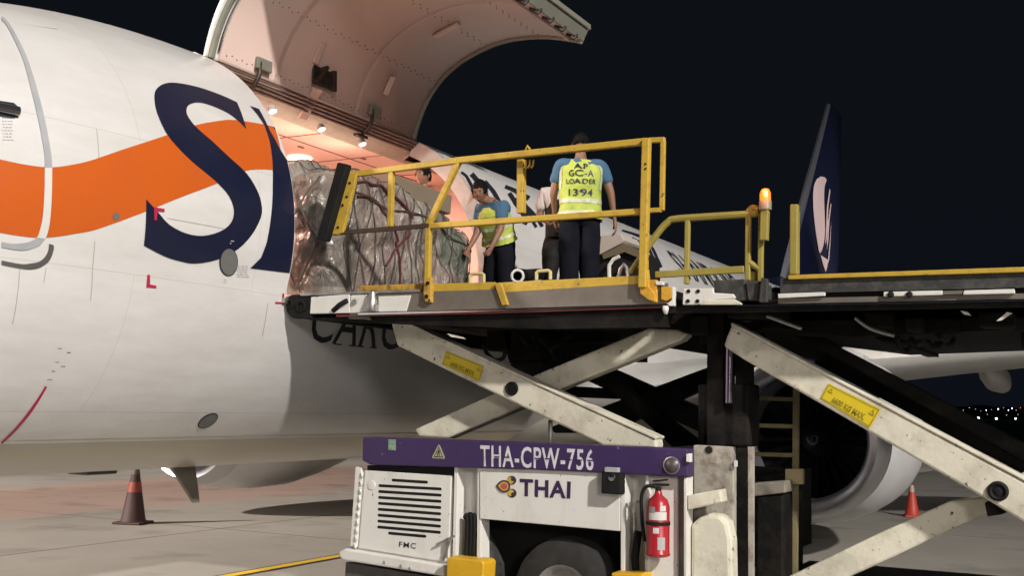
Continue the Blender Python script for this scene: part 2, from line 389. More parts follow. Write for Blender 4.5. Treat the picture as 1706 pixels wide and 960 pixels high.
def decal(name, loops, m, parent, off=0.004, holes=None):
    """painted marking: polygons in (x, z) laid on the near side of the fuselage"""
    bm = BM()
    for lp in loops:
        vs = [Vector((p[0], p[1], 0)) for p in lp]
        bv = [bm.verts.new(v) for v in vs]
        for t in tessellate_polygon([vs]):
            try: bm.faces.new([bv[i] for i in t])
            except ValueError: pass
    return decal_bm(name, bm, m, parent, off)
def decal_bm(name, bm, m, parent, off=0.004):
    z0 = min(v.co.y for v in bm.verts); z1 = max(v.co.y for v in bm.verts)
    z = math.ceil(z0/0.05)*0.05
    while z < z1:
        bmesh.ops.bisect_plane(bm, geom=bm.verts[:]+bm.edges[:]+bm.faces[:], plane_co=(0, z, 0), plane_no=(0, 1, 0)); z += 0.05
    x0 = min(v.co.x for v in bm.verts); x1 = max(v.co.x for v in bm.verts); x = math.ceil(x0/0.25)*0.25
    while x < min(x1, 0.1):
        bmesh.ops.bisect_plane(bm, geom=bm.verts[:]+bm.edges[:]+bm.faces[:], plane_co=(x, 0, 0), plane_no=(1, 0, 0)); x += 0.25
    for v in bm.verts:
        x, z = v.co.x, v.co.y
        nn = nrm(x, z); v.co = Vector((x, fy(x, z), z)) + nn*off
    me = bpy.data.meshes.new(name)
    bmesh.ops.recalc_face_normals(bm, faces=bm.faces[:])
    for f in bm.faces: f.smooth = True
    bm.to_mesh(me); bm.free()
    return link(name, me, m, parent)
def fp(pts): return [fus_hit(u, v) for u, v in pts]
def smoothed(pts, n=6):
    out = []
    L = len(pts)
    for i in range(L-1):
        p0, p1, p2, p3 = pts[max(i-1, 0)], pts[i], pts[i+1], pts[min(i+2, L-1)]
        for k in range(n):
            t = k/n
            out.append(tuple(0.5*((2*p1[j]) + (-p0[j]+p2[j])*t + (2*p0[j]-5*p1[j]+4*p2[j]-p3[j])*t*t + (-p0[j]+3*p1[j]-3*p2[j]+p3[j])*t**3) for j in (0, 1)))
    out.append(pts[-1]); return out
# orange wave
top = fp(smoothed([(4,266.5),(40,274),(73,278.4),(97,278),(125,273.5),(152,267),(205,249),(275,226),(322,209.5),(363,201.6),(390,200),(440,207.5),(470,216)]))
botm = fp(smoothed([(4,388.4),(30,392.5),(58.6,395.8),(88,394.9),(125,389.5),(164,381),(234,355.6),(300,329),(363,305),(410,284.4),(453,283),(472,289)]))
top = [(-4.6, 3.62), (-4.2, 3.57), (-3.6, 3.44)] + top; botm = [(-4.6, 2.98), (-4.2, 2.95), (-3.6, 2.90)] + botm
clampx = lambda L: [(min(x, -0.012), z) for x, z in L]
decal('orange_wave', [clampx(top + botm[::-1])], ORANGE, FUSE, 0.003)
S = [(409.7,215.4),(394,170.6)] + smoothed([(394,170.6),(366,158),(328,145),(293,138.3),(272.6,140),(259.4,149.5),(256.7,164),(261,187.6),(275.5,220),(293,243),(316.5,266.7),(336,283),(363,306),(381,327),(389,350),(384,371),(366,385.5),(337,393),(308,388.4),(281,374),(261,352),(242.7,332)],3) \
  + smoothed([(239,409),(272.6,426.5),(299,435),(325,439),(363,432),(395.7,415),(419,391),(434,362),(435,341.5),(428,318),(410,289),(381,262),(351.7,234.5),(325,211),(310.7,190.5),(312,177),(322.4,171.5),(337,171.5),(360.5,179.4),(387,193.4),(409.7,215.4)],3)
LOGO = decal('lettering', [fp(S)], NAVY, FUSE, 0.006)
Hh = [(416,176.7),(430.8,181.7),(448.4,217),(466,249)]
Hl = [(416,447),(434,429.5),(444,403),(450,368),(453.7,309),(453.7,280),(452.8,263.8),(448.4,234.5),(439.6,208),(428,190.5)]
hp = fp(Hh) + [(-0.012, 3.95), (-0.012, 3.5), (-0.012, 2.945)] + fp(Hl)
decal('lettering', [clampx(hp)], NAVY, FUSE, 0.006)
# small red jacking/door corner marks
REDM = mat('red_marking', (0.45, 0.02, 0.07), 0.5)
decal('corner_mark', [fp([(245,458),(249.5,458),(249.5,474),(260,476),(260,480.5),(243,479)])], REDM, FUSE, 0.004)
decal('corner_mark', [fp([(470,489),(473,489),(472,507),(458,506),(458,503),(469,503.5)])], REDM, FUSE, 0.004)
decal('corner_mark', [fp([(255,345),(273,348),(273,352.5),(261,352),(260,367),(256,367)])], REDM, FUSE, 0.009)
decal('red_stripe_mark', [fp([(75,643),(78,645),(50,690),(28,716),(3,740),(1,737),(26,712),(48,684)])], REDM, FUSE, 0.004)
# access plate, drain mast ports
def ell(cx, cy, rx, ry, rot=0, n=24):
    c, s = math.cos(rot), math.sin(rot)
    return [(cx + rx*math.cos(2*math.pi*i/n)*c - ry*math.sin(2*math.pi*i/n)*s, cy + rx*math.cos(2*math.pi*i/n)*s + ry*math.sin(2*math.pi*i/n)*c) for i in range(n)]
PLATE = mat('grey_plate', (0.16, 0.16, 0.155), 0.45, dirt=0.2, scale=20)
decal('access_plate', [fp(ell(380, 436.5, 15.5, 23.5))], INK, FUSE, 0.007)
decal('access_plate', [fp(ell(380, 436.5, 14, 22))], PLATE, FUSE, 0.010)
decal('access_plate', [fp(ell(346, 701, 19, 9.5, -0.55))], INK, FUSE, 0.005)
decal('access_plate', [fp(ell(346, 701, 17, 8, -0.55))], PLATE, FUSE, 0.008)
decal('static_port', [fp(ell(192.5, 360.5, 6, 6))], PLATE, FUSE, 0.007)
# tiny placards: rows of microscopic print drawn as hair-thin dashes
def dashes(u0, v0, w_, rows, dv, slope=0.02):
    L = []
    for r_ in range(rows):
        u = u0 + random.random()*3
        while u < u0 + w_ - 3:
            d = random.uniform(2, 6); v = v0 + r_*dv + (u-u0)*slope
            L.append(fp([(u, v), (min(u+d, u0+w_), v+d*slope), (min(u+d, u0+w_), v+d*slope+1.0), (u, v+1.0)])); u += d + random.uniform(1, 2.2)
    return L
PRN = mat('placard_print', (0.30, 0.28, 0.30), 0.6)
decal('placard', dashes(2, 196, 20, 8, 5.2), PRN, FUSE, 0.003)
decal('placard', dashes(393, 443, 22, 6, 3.6), PRN, FUSE, 0.003)
decal('placard', dashes(371, 466, 9, 2, 4), PRN, FUSE, 0.003)
decal('placard', dashes(380, 401, 8, 2, 4), LETTER, FUSE, 0.012)
for k, (u, v) in enumerate([(100,580),(96,603),(90,618),(82,632),(113,587),(104,610)]):
    decal('placard', dashes(u-4, v, 9, 1, 3), INK, FUSE, 0.003)
# thin paint edge between white and belly grey
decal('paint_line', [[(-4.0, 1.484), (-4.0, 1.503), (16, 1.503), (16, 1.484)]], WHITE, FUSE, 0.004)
# hairline skin joints
SEAM = mat('seam', (0.42, 0.40, 0.37), 0.6)
for a_, b_ in (((157, 402), (150, 500)), ((32, 446), (20, 540)), ((76, 446), (72, 470)), ((160, 215), (164, 262)), ((445, 505), (436, 560)), ((20, 38), (95, 48))):
    decal('skin_joint', [fp([a_, (a_[0]+1.1, a_[1]), (b_[0]+1.1, b_[1]+0.8), b_])], SEAM, FUSE, 0.003)
decal('skin_joint', [fp([(278,364),(278.5,363.2),(373,380.5),(373,381.5)])], SEAM, FUSE, 0.003)
# entry door outline (grey over the white, white over the orange)
ed_out = smoothed([(3,28),(14,38),(28,62),(45,98),(60,145),(74,200),(84,255),(86,280)], 4)
ed_in = smoothed([(2,33),(10,42),(22,64),(38,100),(50,145),(63,200),(73,255),(73.5,280)], 4)
ED = decal('entry_door', [fp(ed_out + ed_in[::-1])], GREYP, FUSE, 0.008)
ed_o2 = smoothed([(86,280),(85,330),(82,370),(77,392),(74,398)], 4); ed_i2 = smoothed([(73.5,280),(73,320),(70,362),(64,388),(60,396)], 4)
decal('door_edge', [fp(ed_o2 + ed_i2[::-1])], WHITE, ED, 0.008)
ed_o3 = smoothed([(75,397),(66,408),(52,414),(34,417),(2,412)], 4); ed_i3 = smoothed([(60,397),(50,402),(38,405),(20,406),(2,403)], 4)
decal('door_edge', [fp(ed_o3 + ed_i3[::-1])], GREYP, ED, 0.006)
ed_o4 = smoothed([(88,408),(89,414),(84,430),(74,441),(58,448),(38,448),(2,441)], 4); ed_i4 = smoothed([(81,406),(80,416),(74,428),(64,436),(50,439),(34,440),(2,434)], 4)
decal('door_sill', [fp(ed_o4 + ed_i4[::-1])], DGREY, ED, 0.006)
hd = fp([(-45,162),(22,172),(29,178),(32,187),(29,195),(22,197),(-45,189)])
HD = decal('handle_recess', [hd], INK, ED, 0.008)
hp_ = fp([(6,176),(24,180)]); bm = BM()
tube(bm, [Vector((x, fy(x, z)-0.03, z)) for x, z in fp([(-40,174),(-15,178),(5,182),(16,184),(26,186)])], 0.034, 12)
obj('handle', bm, mat('dark_chrome', (0.22, 0.22, 0.23), 0.22, 0.9), HD, smooth=True)

# cargo compartment seen through the open door
LINER = mat('cabin_liner', (0.70, 0.52, 0.46), 0.5, dirt=0.15, scale=2)
CEIL = mat('cabin_ceiling_panel', (0.90, 0.66, 0.55), 0.5)
cab = BM()
X0, X1 = -1.6, 5.2; rI = 1.74
pr = []
for i in range(13):
    a = R(-18 + i*(18+62)/12); pr.append((rI*math.cos(a), 3.30 + rI*math.sin(a)))
# starboard wall up to the ceiling
prev = None
for y, z in [(pr[0][0], 2.70)] + pr:
    if z > 4.80: z = 4.80
    cur = (cab.verts.new((X0, y, z)), cab.verts.new((X1, y, z)))
    if prev: cab.faces.new((prev[0], prev[1], cur[1], cur[0]))
    prev = cur
# port wall beyond the opening (aft and forward of it)
for xa, xb in ((X0, -0.14), (DX+0.14, X1)):
    prev = None
    for y, z in [(pr[0][0], 2.70)] + pr:
        if z > 4.80: z = 4.80
        cur = (cab.verts.new((xa, -y, z)), cab.verts.new((xb, -y, z)))
        if prev: cab.faces.new((prev[0], cur[0], cur[1], prev[1]))
        prev = cur
for xx in (X0, X1):
    ring = [(-1.62, 2.70)] + [(-y, min(z, 4.8)) for y, z in pr] + [(y, min(z, 4.8)) for y, z in pr[::-1]] + [(1.62, 2.70)]
    cab.faces.new([cab.verts.new((xx, y, z)) for y, z in ring])
obj('cabin_lining', cab, LINER, FUSE)
bm = BM(); box(bm, (X0, -0.5, 4.80), (X1, 1.05, 4.84))
CE = obj('cabin_ceiling', bm, CEIL, FUSE)
bm = BM()
for y in (-0.02, 0.62): box(bm, (X0, y, 4.792), (X1, y+0.012, 4.7985))
for x in (0.9, 2.1, 3.3, 4.4): box(bm, (x, -0.49, 4.792), (x+0.012, 1.0, 4.7985))
for x, y in ((0.6,0.1),(1.5,0.3),(2.5,0.12),(1.9,0.8),(3.3,-0.2),(2.9,0.5),(3.8,0.3)): box(bm, (x, y, 4.785), (x+0.09, y+0.03, 4.798))
obj('panel_gap', bm, mat('liner_gap', (0.25, 0.13, 0.09), 0.7), CE)
bm = BM(); box(bm, (X0, -1.72, 2.66), (X1, 1.72, 2.70))
obj('cabin_floor', bm, MACH, FUSE)
LAMP = mat('cabin_lamp', (1, 0.8, 0.65), 0.4, emit=(1.0, 0.72, 0.55), estr=9.0)
for x, y in ((3.02, 0.53), (1.1, 0.53), (-0.6, 0.53)):
    bm = BM(); revolve(bm, (x, y, 4.799), (0, 0, -1), [(0, 0.15), (0.02, 0.14), (0.03, 0.001)], 20, cap0=True)
    obj('ceiling_lamp', bm, LAMP, CE, smooth=True)
    d = bpy.data.lights.new('cabin_light', 'AREA'); d.shape = 'DISK'; d.size = 0.3; o = bpy.data.objects.new('cabin_light', d); COL.objects.link(o)
    o.location = (x, y, 4.76); d.energy = 210; d.color = (1.0, 0.62, 0.50)
SPOTW = mat('lintel_lamp', (1, 0.9, 0.8), 0.4, emit=(1.0, 0.82, 0.7), estr=16.0)
# door frame: lintel, jambs and sill
FRAMEW = mat('door_frame_primer', (0.52, 0.50, 0.40), 0.5, dirt=0.4, dcol=(0.28, 0.24, 0.2), scale=7, bump=0.1)
bm = BM()
prism(bm, [(-0.757, 5.02), (-0.74, 4.975), (-0.72, 4.93), (-0.62, 4.86), (-0.5, 4.79), (-0.45, 4.86), (-0.50, 5.06), (-0.70, 5.05)], -0.1, DX+0.1)
LIN = obj('door_lintel', bm, FRAMEW, FUSE)
bm = BM()
for k in range(4): tube(bm, [(0.0, -0.80+0.035*k, 4.985-0.028*k), (DX, -0.80+0.035*k, 4.985-0.028*k)], 0.017, 8)
obj('hinge_rods', bm, mat('hinge_brown', (0.16, 0.10, 0.08), 0.45, dirt=0.5, scale=12), LIN, smooth=True)
for x in (1.05, 1.86, 2.62):
    bm = BM(); revolve(bm, (x, -0.66, 4.82), (0, -0.5, -1), [(0, 0.03), (0.03, 0.045), (0.06, 0.045)], 16, cap0=True)
    hb = obj('lintel_lamp_housing', bm, GREYP, LIN, smooth=True)
    bm = BM(); revolve(bm, (x, -0.66-0.030, 4.82-0.058), (0, -0.5, -1), [(0, 0.036), (0.012, 0.001)], 16, cap0=True)
    obj('bulb', bm, SPOTW, hb)
    d = bpy.data.lights.new('lintel_light', 'POINT'); o = bpy.data.objects.new('lintel_light', d); COL.objects.link(o); o.location = (x, -0.36, 4.42); d.energy = 9; d.color = (1.0, 0.66, 0.54); d.shadow_soft_size = 0.08
for xx in ((-0.14, 0.0), (DX, DX+0.14)):
    bm = BM(); prev = None
    for k in range(KH, KS+1):
        y, z = half_prof[k]; f = 0.90
        yi, zi = y*f, 3.2+(z-3.2)*f
        xo, xi = (xx[1]-0.0, xx[0]) if xx[0] < 0 else (xx[0], xx[1])
        xo2 = xo + (0.004 if xx[0] < 0 else -0.004)
        cur = [bm.verts.new(p) for p in ((xo2, y*0.997, z), (xo2, yi, zi), (xi, yi, zi))]
        if prev:
            bm.faces.new((prev[0], prev[1], cur[1], cur[0])); bm.faces.new((prev[1], prev[2], cur[2], cur[1]))
        prev = cur
    J = obj('door_jamb', bm, mat('jamb_primer', (0.46, 0.42, 0.38), 0.5, dirt=0.3, scale=6), FUSE)
bm = BM(); box(bm, (-0.05, -1.84, 2.68), (DX+0.05, -1.62, 2.725)); obj('door_sill', bm, STEEL, FUSE, bevel=0.005)
# raised cargo door: curved panel hinged near the crown
prof_in = [(-.76,5.03),(-.79,5.15),(-.84,5.30),(-.92,5.47),(-1.03,5.63),(-1.18,5.78),(-1.38,5.91),(-1.62,6.01),(-1.92,6.085),(-2.24,6.10),(-2.56,6.065),(-2.86,5.99),(-2.98,5.95)]
def offs(pr, d):
    out = []
    for i, (y, z) in enumerate(pr):
        a = pr[max(i-1, 0)]; b_ = pr[min(i+1, len(pr)-1)]; t = Vector((b_[0]-a[0], b_[1]-a[1])).normalized()
        dd = d(i/(len(pr)-1)) if callable(d) else d
        out.append((y + t.y*dd, z - t.x*dd))
    return out
prof_in_s = smoothed(prof_in, 3)
prof_out = offs(prof_in_s, lambda i: 0.05 + 0.14*i**1.5)
inn = prof_in_s
def door_part(pin, pout, x0, x1, name, m, parent, xs_n=1):
    bm = BM(); cols = []
    for j in range(xs_n+1):
        x = x0 + (x1-x0)*j/xs_n
        cols.append([[bm.verts.new((x, y, z)) for y, z in pin], [bm.verts.new((x, y, z)) for y, z in pout]])
    for j in range(xs_n):
        for s_ in (0, 1):
            a, b_ = cols[j][s_], cols[j+1][s_]
            for i in range(len(a)-1):
                f = bm.faces.new((a[i], a[i+1], b_[i+1], b_[i])); f.smooth = True
        for i in (0, -1): bm.faces.new((cols[j][0][i], cols[j+1][0][i], cols[j+1][1][i], cols[j][1][i]))
    for c in (cols[0], cols[-1]):
        for i in range(len(c[0])-1): bm.faces.new((c[0][i], c[0][i+1], c[1][i+1], c[1][i])).material_index = 1 if isinstance(m, list) else 0
    return obj(name, bm, m, parent)
RIM = mat('door_rim_paint', (0.20, 0.20, 0.165), 0.35, dirt=0.35, dcol=(0.3, 0.28, 0.22), scale=6)
DOORIN = mat('door_liner', (0.68, 0.51, 0.45), 0.5, dirt=0.2, dcol=(0.57, 0.42, 0.36), scale=2, bump=0.05)
CD = door_part(offs(inn, 0.022), prof_out, 0.0, DX, 'cargo_door', [WHITE, RIM], FUSE)
CD.name = 'cargo_door'
door_part(inn, offs(inn, 0.020), 0.16, DX-0.035, 'liner_panel', DOORIN, CD)
# sloped seam strips and rivet rows on the liner, rolled edge frame, hinge arms, hooks
def ip(i): # point on the inner profile for i in 0..1
    k = min(i*(len(inn)-1), len(inn)-1.001); a = int(k); t = k-a
    return Vector((0, inn[a][0]*(1-t)+inn[a+1][0]*t, inn[a][1]*(1-t)+inn[a+1][1]*t))
def inn_n(i):
    d = ip(min(i+0.02, 0.999)) - ip(max(i-0.02, 0)); return Vector((0, -d.z, d.y)).normalized()
def on_liner(x, i, off=-0.006):
    p = ip(i); nn = Vector(inn_n(i));
    if nn.z > 0: nn = -nn
    return Vector((x, p.y, p.z)) + nn*(-off)
for xe in (0.05, DX-0.03):
    bm = BM(); tube(bm, [on_liner(xe, i/30, -0.004) for i in range(31)], 0.032 if xe < 1 else 0.028, 8); obj('edge_seal', bm, RIM, CD, smooth=True)
bm = BM(); tube(bm, [on_liner(0.13, i/30, -0.006) for i in range(2, 31)], 0.012, 6); obj('edge_trim', bm, CHROME, CD, smooth=True)
bm = BM(); tube(bm, [on_liner(0.1+ (DX-0.14)*i/10, 0.905, -0.004) for i in range(11)], 0.022, 6); obj('edge_trim', bm, DOORIN, CD, smooth=True)
for x in (0.98, 2.35):
    bm = BM(); prev = None
    for i in range(24):
        a_ = on_liner(x - 0.03, i/26+0.02, -0.003); b_ = on_liner(x + 0.03, i/26+0.02, -0.003)
        cur = (bm.verts.new(a_), bm.verts.new(b_))
        if prev: bm.faces.new((prev[0], prev[1], cur[1], cur[0]))
        prev = cur
    obj('liner_strap', bm, mat('liner_strap', (0.62, 0.47, 0.41), 0.5), CD)
bm = BM()
for row in (0.055, 0.36, 0.62, 0.80):
    for k in range(46):
        p = on_liner(0.24 + k*0.072, row + (0.01 if k % 2 else 0), -0.003)
        bmesh.ops.create_icosphere(bm, subdivisions=1, radius=0.0075, matrix=Matrix.Translation(p))
obj('rivets', bm, mat('rivet_brown', (0.16, 0.09, 0.07), 0.5), CD)
for x in (1.45, 2.75):
    for r0 in (0.2, 0.55):
        bm = BM(); a_ = on_liner(x, r0, -0.02); b_ = on_liner(x-0.02, r0+0.10, -0.02); bar(bm, a_, b_, 0.07, 0.03)
        obj('pull_strap', bm, mat('strap_pale', (0.66, 0.50, 0.42), 0.5), CD, bevel=0.008)
HOOKM = mat('hook_metal', (0.05, 0.04, 0.035), 0.4, 0.5, dirt=0.6, dcol=(0.14, 0.11, 0.08), scale=15)
for k in range(11):
    x = 0.35 + k*0.30; p = on_liner(x, 0.955, -0.01)
    bm = BM(); box(bm, (x-0.05, p.y-0.02, p.z-0.02), (x+0.05, p.y+0.03, p.z+0.04)); tube(bm, [(x-0.03, p.y, p.z-0.01), (x, p.y-0.05, p.z-0.045), (x+0.03, p.y-0.07, p.z+0.005), (x+0.05, p.y-0.04, p.z+0.03)], 0.02, 8)
    obj('latch_hook', bm, HOOKM, CD, bevel=0.006)
bm = BM(); box(bm, (0.0, prof_out[-1][0]-0.03, prof_out[-1][1]-0.05), (DX, prof_out[-1][0]+0.05, prof_out[-1][1]+0.015)); obj('lower_edge_frame', bm, RIM, CD, bevel=0.01)
bm = BM(); bmq = [(-2.985, 5.955), (-3.0, 6.0), (prof_out[-1][0]+0.01, prof_out[-1][1]-0.05), (prof_out[-1][0]+0.06, prof_out[-1][1]-0.05)]
prism(bm, [(-2.96, 5.965), (-2.99, 5.955), (prof_out[-1][0]+0.0, prof_out[-1][1]-0.06), (prof_out[-1][0]+0.05, prof_out[-1][1]-0.03)], 0.02, DX-0.02); obj('latch_channel', bm, MATS['door_rim_paint'], CD)
# hinge arms between lintel and door
for x, u0 in ((0.62, 0.075), (2.55, 0.075)):
    bm = BM(); tube(bm, [(x, -0.70, 4.84), (x+0.02, -0.80, 4.93), (x+0.04, -0.83, 5.03), (x+0.05, -0.82, 5.16)], 0.022, 8); box(bm, (x-0.10, -0.74, 4.83), (x+0.1, -0.68, 4.86)); obj('hinge_strap', bm, HOOKM, CD)
    bm = BM(); p = on_liner(x+0.08, 0.085, -0.03); box(bm, (x+0.0, p.y-0.02, p.z-0.06), (x+0.22, p.y+0.02, p.z+0.06)); obj('hinge_pad', bm, RIM, CD, bevel=0.01)
bm = BM(); bar(bm, (1.60, -0.62, 4.83), (1.55, -0.86, 5.12), 0.11, 0.05); obj('door_actuator', bm, LINER, CD, bevel=0.01)
bm = BM(); p = on_liner(1.62, 0.15, -0.04)
bar(bm, (1.46, p.y-0.02, p.z-0.10), (1.60, p.y-0.05, p.z+0.10), 0.10, 0.04); bar(bm, (1.78, p.y-0.03, p.z-0.12), (1.74, p.y-0.05, p.z+0.10), 0.05, 0.05); box(bm, (1.46, p.y+0.0, p.z-0.1), (1.80, p.y+0.03, p.z+0.1))
obj('actuator_bracket', bm, HOOKM, CD, bevel=0.01)

# livery beyond the door: large brush characters and the airline name
def stroke(pts, w0, w1=None):
    """thick polyline in picture units -> polygon"""
    w1 = w0 if w1 is None else w1
    n_ = len(pts); Lf, Rt = [], []
    for i, p in enumerate(pts):
        a = pts[max(i-1, 0)]; b_ = pts[min(i+1, n_-1)]
        d = Vector((b_[0]-a[0], b_[1]-a[1])).normalized(); ww = (w0 + (w1-w0)*i/(n_-1))/2
        Lf.append((p[0]-d.y*ww, p[1]+d.x*ww)); Rt.append((p[0]+d.y*ww, p[1]-d.x*ww))
    return fp(Lf + Rt[::-1])
chars = [stroke([(768,287),(776,293),(786,312),(790,330)], 4, 6), stroke([(785,290),(800,308),(812,335),(820,362)], 8, 9),
         stroke([(807,302),(822,320),(832,340),(839,360)], 6, 9), [*fp([(806,346),(838,352),(841,361),(836,361),(812,351)])], stroke([(798,335),(806,346),(815,352)], 3, 5),
         stroke([(841,311),(858,318),(869,327),(880,331)], 6, 8), stroke([(848,322),(858,338),(868,352),(876,364)], 7, 8), stroke([(862,328),(876,345),(888,358),(896,366)], 7, 9),
         stroke([(855,332),(872,340)], 6), stroke([(862,345),(884,353)], 6), stroke([(852,316),(866,322),(882,330)], 6), stroke([(868,355),(890,358)], 6),
         stroke([(885,366),(893,379)], 5), stroke([(896,366),(903,378)], 6), stroke([(871,370),(878,373)], 6)]
decal('lettering', chars, INK, FUSE, 0.006)
chars2 = [stroke([(1036,384),(1052,389),(1069,395)], 3, 5), stroke([(1052,397),(1062,402),(1072,407)], 4, 5), stroke([(1070,398),(1078,410),(1086,426),(1094,441)], 4, 4.5), stroke([(1076,402),(1086,413),(1094,430),(1101,446)], 4, 5), stroke([(1074,432),(1084,437),(1095,441)], 6, 6)]
decal('lettering', chars2, INK, FUSE, 0.006)
xa, za = fus_hit(1118, 428); xb, zb = fus_hit(1232, 462)
tb = text_bm('SHANDONG', lambda u, v: Vector((10.7 + u*3.9, 4.10 + v*0.50, 0)), 0.02)
decal_bm('lettering', tb, INK, FUSE, 0.006)
tb = text_bm('AIRLINES', lambda u, v: Vector((15.1 + u*3.4, 4.10 + v*0.50, 0)), 0.02)
decal_bm('lettering', tb, INK, FUSE, 0.006)
# CARGO lettering below the door
tb = text_bm('CARGO', lambda u, v: Vector((0.42 + u*1.95, 2.375 + v*0.40, 0)), 0.0)
# serif feet
decal_bm('lettering', tb, INK, FUSE, 0.006)
srf = []
for x in (0.86, 1.09, 1.22, 1.44): srf.append([(x-0.03, 2.372), (x-0.03, 2.385), (x+0.09, 2.385), (x+0.09, 2.372)])
decal('lettering', srf, INK, FUSE, 0.0075)

# wing-body fairing, wings
def airfoil(n_=14, th=0.12):
    P = []
    for i in range(n_+1):
        t = (1-math.cos(math.pi*i/n_))/2; y = 5*th*(0.2969*math.sqrt(t)-0.126*t-0.3516*t*t+0.2843*t**3-0.1015*t**4); P.append((t, y))
    return [(t, y*0.95+0.015*math.sin(math.pi*t)) for t, y in P[::-1]] + [(t, -y*1.05+0.015*math.sin(math.pi*t)) for t, y in P[1:]]
def wing_mesh(bm, stations, side):
    rings = []
    for y, xle, ch, z, th, tw in stations:
        af = airfoil(14, th)
        rings.append([bm.verts.new((xle + t*ch, side*y, z + h*ch - t*ch*math.tan(R(tw)))) for t, h in af])
    for a, b_ in zip(rings, rings[1:]):
        m_ = len(a)
        for k in range(m_):
            f = bm.faces.new((a[k], a[(k+1) % m_], b_[(k+1) % m_], b_[k])); f.smooth = True
    bm.faces.new(rings[0]); bm.faces.new(rings[-1])
WINGM = mat('wing_metal_paint', (0.50, 0.49, 0.47), 0.28, 0.15, dirt=0.35, dcol=(0.22, 0.2, 0.18), scale=1.5)
for side in (-1, 1):
    bm = BM()
    wing_mesh(bm, [(1.3, 6.9, 7.9, 2.05, 0.135, 2), (1.9, 7.35, 7.3, 2.08, 0.135, 2), (3.2, 8.3, 6.3, 2.36, 0.125, 1.5), (4.83, 9.2, 5.25, 2.60, 0.12, 1), (5.9, 9.76, 4.65, 2.71, 0.115, 1), (11, 12.4, 3.1, 3.24, 0.105, 0), (16.6, 15.3, 1.75, 3.94, 0.10, -1), (17.2, 15.7, 1.5, 4.05, 0.09, -1), (17.5, 16.1, 1.2, 4.5, 0.08, 0), (17.9, 17.4, 0.6, 6.3, 0.08, 0)], side)
    wg = obj('wing', bm, WINGM, plane, smooth=True)
    for yf, xf in ((6.4, 11.9), (9.6, 13.0), (12.6, 14.3)):
        bm = BM(); zt = 2.72 + 0.105*(yf-4.83) - 0.30
        revolve(bm, (xf, side*yf, zt), (1, 0, -0.06), [(0, 0.01), (0.25, 0.13), (0.8, 0.2), (1.8, 0.23), (2.8, 0.17), (3.6, 0.02)], 16)
        obj('flap_track_fairing', bm, WINGM, wg, smooth=True)
bm = BM()
rg = []
for i in range(21):
    t = i/20; x = 4.9 + t*12.5; s_ = math.sin(math.pi*min(t*1.15, 1-t*0.0) if t < 0.5/1.15 else math.pi/2 if False else math.pi*(0.5 + (t-0.435)/1.13)) if True else 1
    s_ = max(math.sin(math.pi*t)**0.55, 0.0)
    rg.append([bm.verts.new((x, (0.3+1.75*s_)*math.cos(a), 1.75 - (0.25+0.62*s_)*math.sin(a)*1.0)) for a in [math.pi*k/16 for k in range(17)]])
for a, b_ in zip(rg, rg[1:]):
    for k in range(16): bm.faces.new((a[k], a[k+1], b_[k+1], b_[k])).smooth = True
obj('belly_fairing', bm, mat('belly_paint', (0.40, 0.38, 0.33), 0.4, dirt=0.4, scale=2), FUSE, smooth=True)
